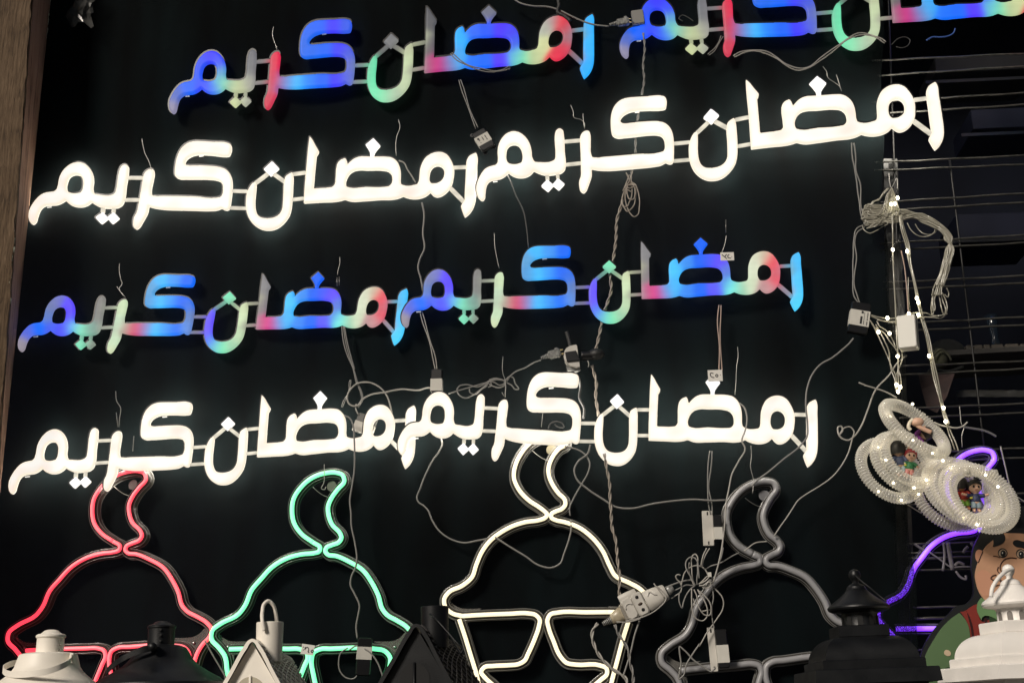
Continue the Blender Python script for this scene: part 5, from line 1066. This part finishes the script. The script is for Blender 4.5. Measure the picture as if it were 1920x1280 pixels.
# ------------------------------------------------------------------ painted cutout man
t = thing('cutout_board', 'painted wooden cutout of a dark haired man in a green shirt and red waistcoat', 'cutout board', P(1830, 1340, .035))
def layer(name, pts, m, dback, th, corners=False, n=4, parent=None):
    L = catmull(pts, n, True); v, fc, X, D = slab([L], lambda q: np.asarray(q, float), dback-.065, th, 0, 2.4, 0); return mk(name, v, fc, m, parent or t, smooth=False)
PB = mat('black_painted_board', (.010, .011, .012), .38, spec=.5)
layer('board', [(1837,1002),(1846,985),(1856,968),(1880,955),(1920,948),(1980,950),(2040,1000),(2060,1100),(2080,1420,1),(1730,1420,1),(1721,1300),(1722,1258),(1726,1230),(1738,1200),(1760,1170),(1782,1147),(1792,1136),(1812,1131),(1824,1118),(1825,1090),(1822,1062),(1826,1025)], PB, .10, .009)
def pm(n, c, v=.12): return mat(n, c, .42, spec=.4, var=v, vscale=6)
layer('sleeve', [(1799,1148,1),(1787,1156),(1767,1175),(1750,1200),(1736,1226),(1730,1247),(1729,1280),(1732,1415,1),(1815,1415,1),(1806,1290),(1812,1258),(1809,1238),(1818,1209),(1818,1182),(1811,1162)], pm('olive_green_paint', (.085, .145, .066)), .1095, .0012)
layer('sleeve_fold', [(1770,1250,1),(1790,1248),(1812,1238,1),(1800,1247),(1780,1253)], pm('dark_green_paint', (.022, .045, .018)), .111, .0008)
layer('sleeve_fold', [(1772,1272,1),(1792,1266),(1810,1264,1),(1796,1270),(1778,1277)], pm('dark_green_paint', (.022, .045, .018)), .111, .0008)
layer('waistcoat', [(1797,1142,1),(1803,1146),(1812,1143),(1822,1136),(1832,1131,1),(1842,1165),(1859,1160),(1900,1180),(1940,1180,1),(1940,1320,1),(1850,1320,1),(1820,1258),(1813,1240),(1819,1210),(1819,1182),(1811,1161)], pm('dark_red_paint', (.19, .026, .019)), .1095, .0016)
layer('waistcoat_edge', [(1811,1141,1),(1820,1160),(1826,1190),(1825,1215),(1818,1238,1),(1823,1214),(1822,1190),(1817,1162)], pm('maroon_paint', (.030, .006, .006)), .1112, .0010)
layer('waistcoat_edge', [(1845,1158,1),(1849,1180),(1849,1204),(1852,1204,1),(1853,1180),(1850,1157,1)], pm('maroon_paint', (.030, .006, .006)), .1112, .0010)
layer('shirt_front', [(1855,1150,1),(1876,1168),(1880,1172,1),(1862,1190,1),(1857,1178)], pm('dark_green_paint', (.022, .045, .018)), .1112, .0010)
layer('neck', [(1855,1128,1),(1864,1140),(1876,1158),(1900,1165,1),(1900,1130,1)], pm('pink_brown_paint', (.42, .20, .13)), .1112, .0011)
layer('collar', [(1840,1119,1),(1833,1130),(1832,1143),(1837,1156),(1843,1166,1),(1841,1158),(1845,1154),(1854,1154),(1864,1158),(1876,1166,1),(1872,1152),(1860,1138),(1850,1127)], pm('green_paint', (.12, .22, .095)), .1125, .0012)
FACE = (.46, .26, .16)
layer('ear', [(1833,1030),(1829,1038),(1830,1048),(1834,1054),(1842,1050),(1842,1032)], pm('skin_paint_dark', (.38, .19, .12)), .1095, .0012)
layer('face', [(1862,1012,1),(1850,1022),(1842,1034),(1836,1048),(1831,1062),(1828,1078),(1830,1092),(1836,1110),(1848,1126),(1864,1142),(1890,1156),(1930,1162),(1970,1140),(1990,1100),(1990,1050),(1965,1015),(1925,1001),(1895,999),(1878,1000)], pm('skin_paint', FACE, .16), .1095, .0020)
layer('cheek', [(1833,1072),(1846,1068),(1858,1076),(1862,1095),(1858,1112),(1846,1118),(1836,1106),(1831,1090)], pm('cheek_paint', (.49, .25, .16), .1), .1117, .0004)
layer('fringe', [(1862,1010,1),(1872,996),(1882,1000),(1885,1010),(1880,1018),(1871,1022),(1861,1025,1),(1863,1018)], PB, .1117, .0010)
layer('eyebrow', [(1901,1013),(1906,1011.5),(1916,1014),(1930,1019),(1930,1028),(1915,1026),(1903,1023),(1899,1018)], PB, .1117, .0010)
for ex, ey in ((1880, 1036), (1914, 1037.5)):
    layer('eye_rim', [(ex-9, ey), (ex-6, ey-7), (ex+1, ey-9), (ex+8, ey-4), (ex+9, ey+2), (ex+4, ey+8), (ex-4, ey+8)], PB, .1117, .0008)
    layer('eye_white', [(ex-7.5, ey+1), (ex-5, ey-5), (ex, ey-7), (ex+6, ey-4), (ex+7, ey+3), (ex+2, ey+6.5), (ex-5, ey+6)], pm('eye_paint', (.40, .30, .22)), .1125, .0007)
    layer('pupil', [(ex-4, ey+1), (ex-1, ey-5), (ex+4, ey-4), (ex+6, ey+1), (ex+3, ey+6), (ex-2, ey+6)], PB, .1132, .0006)
    layer('catchlight', [(ex-2, ey), (ex, ey-2.2), (ex+2, ey), (ex, ey+2)], pm('white_dot', (.75, .75, .72), 0), .1138, .0004, n=3)
def pen(pts, w=1.0, m=None): mk('painted_line', *tube(wpts(pts, .0475, 5), w*PXM, 5, flat=.3), m or mat('brown_line', (.06, .022, .012), .5), t)
pen([(1906,1046),(1896,1045),(1884,1048),(1877,1056),(1875,1065),(1878,1072)]); pen([(1872,1062),(1870,1068),(1874,1074),(1880,1076)]); pen([(1862,1042),(1868,1042),(1875,1045)], .7)
pen([(1868,1077),(1861,1079),(1858,1084),(1863,1087),(1871,1081)], 1.1); pen([(1874,1086),(1880,1092),(1884,1101)], 2.0); pen([(1843,1032),(1838,1044),(1834,1054)], .9); pen([(1866,1098),(1874,1096),(1880,1099)], .8)
layer('painted_light_spot', [(1770,1223),(1773,1217.5),(1778,1218),(1782.5,1222),(1782,1228),(1777,1229),(1772,1227)], pm('cream_dot', (.50, .38, .26), .25), .1112, .0006)  # these three pale discs are light spots painted onto the figure
layer('painted_light_spot', [(1803,1218),(1806,1213.5),(1811,1214),(1814,1218),(1813,1224),(1808,1225.5),(1804,1223)], pm('cream_dot', (.50, .38, .26), .25), .1112, .0006)
layer('painted_light_spot', [(1832,1214),(1835,1210.5),(1840,1211),(1842,1216),(1839,1220),(1834,1219)], pm('grey_dot', (.42, .34, .32), .2), .1126, .0006)
tb = thing('bead', 'black glossy bead with a pinpoint glint at the top of the cutout hat', 'bead', P(1903, 971, .055)); g = G(); g.add(*sphere(P(1903, 970, .055), 9*PXM, 18, 12)); g.mk('ball', mat('gloss_black', (.004, .004, .004), .08, spec=.8), tb)

# ------------------------------------------------------------------ lanterns along the bottom, standing on a stall table
DL = .34
def zof(cx, y, d): return P(cx, y, d).z
def body(par, name, prof, cx, yref, d, m, seg=40, square=False, rot=0, kx=1., dx=0., dy=0., shade=None):
    """profile [(half width px, photo y)] turned round the plumb line through cx,yref"""
    c = P(cx, yref, d); s = mpp(cx, yref, d); c = c+Vector((dx*s, 0, 0)); V = []; 
    if square: seg = 4; a0 = math.pi/4+math.radians(rot); f = math.sqrt(2)*.925; c = c+Vector((-5*s, 0, 0))
    else: a0 = 0; f = 1
    for r, y in prof:
        z = P(cx, y, d).z
        for k in range(seg):
            a = 2*math.pi*k/seg+a0; V.append((c.x+r*s*f*math.cos(a), c.y+r*s*f*math.sin(a), z))
    n = len(prof); Fc = [(i*seg+k, (i+1)*seg+k, (i+1)*seg+(k+1) % seg, i*seg+(k+1) % seg) for i in range(n-1) for k in range(seg)]
    Fc.append(tuple(range(seg))); Fc.append(tuple((n-1)*seg+k for k in reversed(range(seg))))
    return mk(name, V, Fc, m, par, smooth=True, autoflat=28)
def ribbon(par, name, pts, h, th, m):
    """flat strap: pts (x,y,d); h half height px, th thickness m"""
    A = wpts(pts, .3, 8); V = []
    T = np.gradient(A, axis=0); T /= np.linalg.norm(T, axis=1, keepdims=True)
    for p, tt in zip(A, T):
        out = np.cross(tt, [0, 0, 1.0]); out /= np.linalg.norm(out)
        hh = h*mpp(900, 1200, .35)
        for a, b in ((-1, -1), (-1, 1), (1, 1), (1, -1)): V.append(p+np.array([0, 0, a*hh])+out*b*th/2)
    n = len(A); Fc = [(i*4+k, i*4+(k+1) % 4, (i+1)*4+(k+1) % 4, (i+1)*4+k) for i in range(n-1) for k in range(4)]+[(0, 1, 2, 3), tuple((n-1)*4+k for k in (3, 2, 1, 0))]
    return mk(name, V, Fc, m, par, autoflat=40)
M_cream = mat('cream_painted_metal', (.80, .75, .665), .42, spec=.35, var=.05, vscale=25, bump=.10, bscale=500)
M_blk = mat('matt_black_metal', (.0045, .005, .006), .42, spec=.32, var=.2, vscale=30, bump=.12, bscale=500)
M_white = mat('white_painted_metal', (.82, .785, .74), .42, spec=.35, var=.05, vscale=25, bump=.10, bscale=500)
def hole(par, px, py, d, w, h, m=M_hole, name='vent_hole'):
    g = G(); g.add(*sphere(P(px, py, d), w*mpp(px, py, d), 12, 8, (1, .35, h/w))); return g.mk(name, m, par)
# 1 cream can lantern
t = thing('can_lantern', 'cream metal lantern with a vented round chimney and flat strap handle, bottom left corner', 'lantern', P(92, 1500, DL))
body(t, 'chimney', [(24.5,1195),(24.3,1196.5),(24.6,1222),(25,1226)], 95, 1200, DL, M_cream)
body(t, 'chimney_cap', [(.5,1179.5),(7,1180),(12,1181.5),(16,1185),(19,1187.5),(24,1188.5),(26.5,1190.5),(26.8,1193.5),(25.8,1195.3),(24,1195.6),(10,1195.6)], 95, 1200, DL, M_cream)
body(t, 'shoulder', [(24,1222.5),(40,1223.5),(49,1225.5),(51.5,1227),(53,1232),(55.5,1240),(58,1250),(63,1258),(72,1267),(84,1277),(100,1290),(112,1310),(118,1340),(118,1500)], 91, 1225, DL, M_cream, seg=12 if False else 48)
ribbon(t, 'strap_handle', [(133,1231,.36),(131,1239,.385),(116,1248,.405),(92,1257,.418),(62,1262,.423),(32,1264,.412),(12,1261,.39),(6,1255,.37),(10,1249,.345),(24,1243,.325),(40,1240,.31)], 5.6, .0016, M_cream)
g = G(); g.add(*box(P(136, 1233, .355), Vector((1,0,0)), Vector((0,0,1)), Vector((0,-1,0)), .0035, .008, .005, .001)); g.mk('handle_lug', M_cream, t, smooth=False)
for hx, hy in ((113,1199),(111.5,1208),(110.5,1217.5)): hole(t, hx, hy, DL+.0155, 2.1, 2.6, mat('shadowed_hole', (.10, .09, .075), .8))
for k in range(7):
    a = math.radians(200+k*22)
# 2 black can lantern
t = thing('can_lantern', 'black metal lantern with a vented round chimney and strap handle, second from the left', 'lantern', P(303, 1500, DL))
body(t, 'chimney', [(24.3,1176),(24.3,1178),(24.6,1208),(25,1212)], 302.5, 1190, DL, M_blk)
body(t, 'chimney_cap', [(.5,1163.5),(8,1164),(13,1166),(17,1169.5),(23,1171),(26,1173.5),(26,1176.5),(24.8,1178),(10,1178)], 302.5, 1190, DL, M_blk)
body(t, 'shoulder', [(24,1208.5),(34,1210),(44,1214),(50,1222),(56,1234),(68,1247),(88,1260),(108,1271),(121,1281),(128,1300),(130,1500)], 303, 1225, DL, M_blk, seg=9 if False else 48)
ribbon(t, 'strap_handle', [(289,1213,.392),(272,1217,.398),(250,1224,.40),(228,1235,.398),(210,1248,.385),(201,1258,.365),(198,1268,.34)], 5.6, .0016, M_blk)
g = G(); g.add(*tube([list(P(286, 1212, .385)), list(P(286, 1212, .402))], 7*.001, 14)); g.mk('handle_rivet', M_blk, t)
for hx, hy in ((287,1181),(301,1180),(286,1190),(301,1190),(300.5,1201)): hole(t, hx, hy, DL+(.0225 if hx > 290 else .0185), 2.8, 2.8)
# 3, 4 house lanterns
def house(label, ox, oy, k, m, d, handle, windowm):
    def q(x, y, dd=0): return P(506+(x-506)*k+ox, 1200+(y-1200)*k+oy, d+dd)
    t = thing('house_lantern', label, 'lantern', q(480, 1480), 'house shaped lanterns')
    cx, cy = 506+ox, 1200+oy
    body(t, 'chimney', [(24.5*k,1200+(-34)*k+oy),(25.2*k,1200-33*k+oy),(25.2*k,1200-31*k+oy),(24*k,1200+40*k+oy)], cx, 1200+(-20)*k+oy, d-.045, m)
    pk, bk = (473, 1197), (537, 1229)
    FL, FR, BR = (395, 1318), (547, 1318), (604, 1330)
    # front wall, set back under the verge
    W0 = [(473,1203),(408,1312),(408,1500),(536,1500),(536,1312)]
    V = [q(x, y, -.012) for x, y in W0]+[q(x, y, -.10) for x, y in W0]
    mk('front_wall', V, [(0, 1, 2, 3, 4), (5, 9, 8, 7, 6), (0, 5, 6, 1), (1, 6, 7, 2), (2, 7, 8, 3), (3, 8, 9, 4), (4, 9, 5, 0)], m, t, smooth=False)
    rim = catmull([(395,1318),(430,1258),(458,1209),(465,1200),(473,1196.5),(481,1200),(488,1209),(513,1256),(547,1318)], 5)
    V = []
    for i, (x, y) in enumerate(rim):
        for dx, dd in ((0, 0), (0, -.035)):
            nx_ = -1 if x < 473 else 1; V.append(q(x, y, dd)); V.append(q(x-nx_*5*min(1, abs(x-473)/14), y+6.0, dd))
    n = len(rim); Fc = []
    for i in range(n-1):
        a, b = i*4, (i+1)*4; Fc += [(a, b, b+1, a+1), (a+2, a+3, b+3, b+2), (a, a+2, b+2, b), (a+1, b+1, b+3, a+3)]
    mk('gable_verge', V, Fc, m, t, autoflat=50)
    lr = rim[:len(rim)//2+1]; V = [q(x, y, -.001) for x, y in lr]+[q(x, y, -.001)+Vector((0, .125, .004)) for x, y in lr]; m_ = len(lr)
    mk('roof', V, [(i, i+1, m_+i+1, m_+i) for i in range(m_-1)], m, t)
    rf = catmull([(481,1200),(488,1209),(513,1256),(547,1318)], 5); rb = catmull([(534,1228),(545,1234),(551,1243),(566,1268),(604,1335)], 5); nn_ = min(len(rf), len(rb)); V = []
    J = 12
    for i in range(J+1):
        for j in range(7):
            a = rf[int(i/J*(len(rf)-1))]; b = rb[int(i/J*(len(rb)-1))]; u = j/6; V.append(q(a[0]+(b[0]-a[0])*u, a[1]+(b[1]-a[1])*u, -.012-.115*u))
    o = mk('roof', V, [(i*7+j, (i+1)*7+j, (i+1)*7+j+1, i*7+j+1) for i in range(J) for j in range(6)], m, t, smooth=True)
    g = G()
    def rp(u, v, up=.0012):
        i = v*(len(rf)-1); i0 = int(min(i, len(rf)-2)); a = rf[i0]+(rf[i0+1]-rf[i0])*(i-i0)
        i = v*(len(rb)-1); i0 = int(min(i, len(rb)-2)); b = rb[i0]+(rb[i0+1]-rb[i0])*(i-i0)
        return q(a[0]+(b[0]-a[0])*u, a[1]+(b[1]-a[1])*u, -.012-.115*u)+Vector((up*.8, -up*.2, up*.6))
    for s in range(-6, 14):
        for dr in (1, -1):
            L = []
            for w in np.linspace(0, 1, 12):
                v = s/13+dr*w*.42+(0 if dr > 0 else .42)
                if 0 <= v <= 1: L.append(list(rp(w, v)))
            if len(L) > 2: g.add(*tube(L, .0014, 5))
    g.mk('roof_lattice', m if m is not M_blk else mat('grey_black_lattice', (.075, .07, .068), .45), o, kind='stuff')  # on the black lantern the ribs are a paler grey than the roof
    for (x, y) in ((470, 1290),):
        g = G(); ns = 24; V = [q(x+27*math.cos(a), y-27*math.sin(a)+5, -.0112) for a in np.linspace(0, math.pi, ns)]+[q(x-27, 1400, -.0112), q(x+27, 1400, -.0112)]
        wn_ = mk('window', V, [tuple(range(len(V)))], windowm, t, smooth=False)
        g = G(); g.add(*tube([list(q(x-1, y-24, -.010)), list(q(x-1, 1400, -.010))], .0022, 6)); g.mk('mullion', m, wn_)
    if handle == 'up':
        A = wpts([(*[506+(x-506)*k+ox for x in (496,)], 1200+(1182-1200)*k+oy, d-.018), (492+ox, 1163+oy, d-.017), (492+ox, 1145+oy, d-.03), (496+ox, 1131+oy, d-.04), (503+ox, 1126+oy, d-.045), (511+ox, 1132+oy, d-.05), (517+ox, 1150+oy, d-.058), (519+ox, 1168+oy, d-.06)], d, 6)
    else:
        A = wpts([(806,1150,d-.012),(820,1163,d+.004),(840,1185,d+.012),(858,1206,d+.02),(868,1216,d+.02),(867,1221,d+.02),(856,1212,d-.01),(846,1196,d-.04),(838,1180,d-.07)], d, 6)
    mk('ring_handle', *tube(A, (.0032 if handle == 'up' else .0014), 9), m, t)
house('cream house shaped lantern with a ring handle on its chimney before the green neon', 0, 0, 1.0, M_cream, .36, 'up', mat('window_beige', (.40, .36, .27), .6))
house('black house shaped lantern with a lattice roof between the green and warm neon outlines', 309, -28, 1.04, M_blk, .36, 'down', M_hole)
# 5, 6 pavilion lanterns
def pavilion(label, ox, oy, m, d, rot, handle):
    X0 = 1611+ox; Y = lambda y: y+oy
    t = thing('pavilion_lantern', label, 'lantern', P(X0, 1500, d), 'pavilion lanterns with a round roof'); k = dict(cx=X0, yref=Y(1150), d=d, m=m)
    body(t, 'knob', [(.5,Y(1065.5)),(5,Y(1067)),(9,Y(1070)),(11,Y(1075)),(11,Y(1080)),(8.5,Y(1085)),(6,Y(1088)),(5.5,Y(1091)),(7,Y(1093)),(14,Y(1096.5)),(17,Y(1099.5)),(18,Y(1103)),(19.5,Y(1105)),(16,Y(1106))], **k)
    body(t, 'round_roof', [(15,Y(1104)),(19,Y(1105.5)),(22,Y(1109)),(26,Y(1113)),(33,Y(1119)),(44,Y(1127)),(53,Y(1133.5)),(56.5,Y(1137)),(57,Y(1140)),(55,Y(1143.5)),(50,Y(1146)),(40,Y(1147.5)),(36,Y(1149)),(10,Y(1149.5))], **k)
    body(t, 'neck', [(34,Y(1147)),(32.5,Y(1152)),(33,Y(1174)),(34,Y(1176))], **k)
    nk = t.children[-1]
    for a in range(0, 360, 36):
        w = math.radians(a+rot+6); c = P(X0, Y(1150), d); s = mpp(X0, 1150, d)
        if math.sin(w) > .25: continue
        o = Vector((math.cos(w), math.sin(w), 0)); z0, z1 = P(X0, Y(1155), d).z, P(X0, Y(1173), d).z
        tx = Vector((-math.sin(w), math.cos(w), 0)); cc = Vector((c.x, c.y, 0))+o*(33.0*s); hw = 5*s; V = [cc-tx*hw+Vector((0, 0, z1)), cc+tx*hw+Vector((0, 0, z1))]
        V += [cc+tx*(hw*math.cos(b))+Vector((0, 0, z0-hw+hw*math.sin(b))) for b in np.linspace(0, math.pi, 8)]
        V = [v+o*.0006 for v in V]
        mk('arched_slot', V, [tuple(range(len(V)))], M_hole if m is M_blk else mat('shadowed_slot', (.17, .155, .14), .7), t, smooth=False)
    body(t, 'square_collar', [(47,Y(1173.5)),(49,Y(1175)),(49,Y(1194)),(47,Y(1196))], square=True, rot=rot, **k)
    dome = [(49+41*math.sin(a)**1.0, Y(1195+46*(1-math.cos(a)))) for a in np.linspace(0.0, math.pi/2, 16)]
    body(t, 'square_dome', dome, square=True, rot=rot, **k)
    body(t, 'upper_step', [(96,Y(1238.5)),(98,Y(1240.5)),(98,Y(1256)),(96,Y(1258))], square=True, rot=rot, **k)
    body(t, 'lower_step', [(115,Y(1255.5)),(117,Y(1257.5)),(119,Y(1282)),(100,Y(1284))], square=True, rot=rot, **k)
    body(t, 'glass_box', [(98,Y(1283)),(98,Y(1500))], square=True, rot=rot, **k)
    if handle: mk('wire_handle', *tube(wpts([(1604,1078,d+.012),(1612,1086,d+.018),(1632,1102,d+.03),(1652,1119,d+.045),(1662,1127,d+.05)], d, 6), .0015, 7), m, t)
    else: mk('loop_handle', *tube(wpts([(1899,1066,d+.012),(1889,1069,d+.022),(1877,1078,d+.035),(1867,1090,d+.045),(1860,1104,d+.05),(1858,1118,d+.05)], d, 7), .0031, 10), m, t)
pavilion('black pavilion lantern with a round roof and stepped square base left of the cutout man', 0, 0, M_blk, .36, 2, True)
pavilion('white pavilion lantern with a curved loop handle in the bottom right corner', 291, -9, M_white, .36, 14, False)
g = G(); g.add(*box(P(960, 1500, .42)+Vector((0, 0, -.012)), Vector((1,0,0)), Vector((0,1,0)), Vector((0,0,1)), 1.6, .26, .012, .002)); g.mk('stall_table', mat('table_top', (.05, .04, .03), .6, var=.3), smooth=False, label='long table below the photo edge that the lanterns stand on', cat='table')
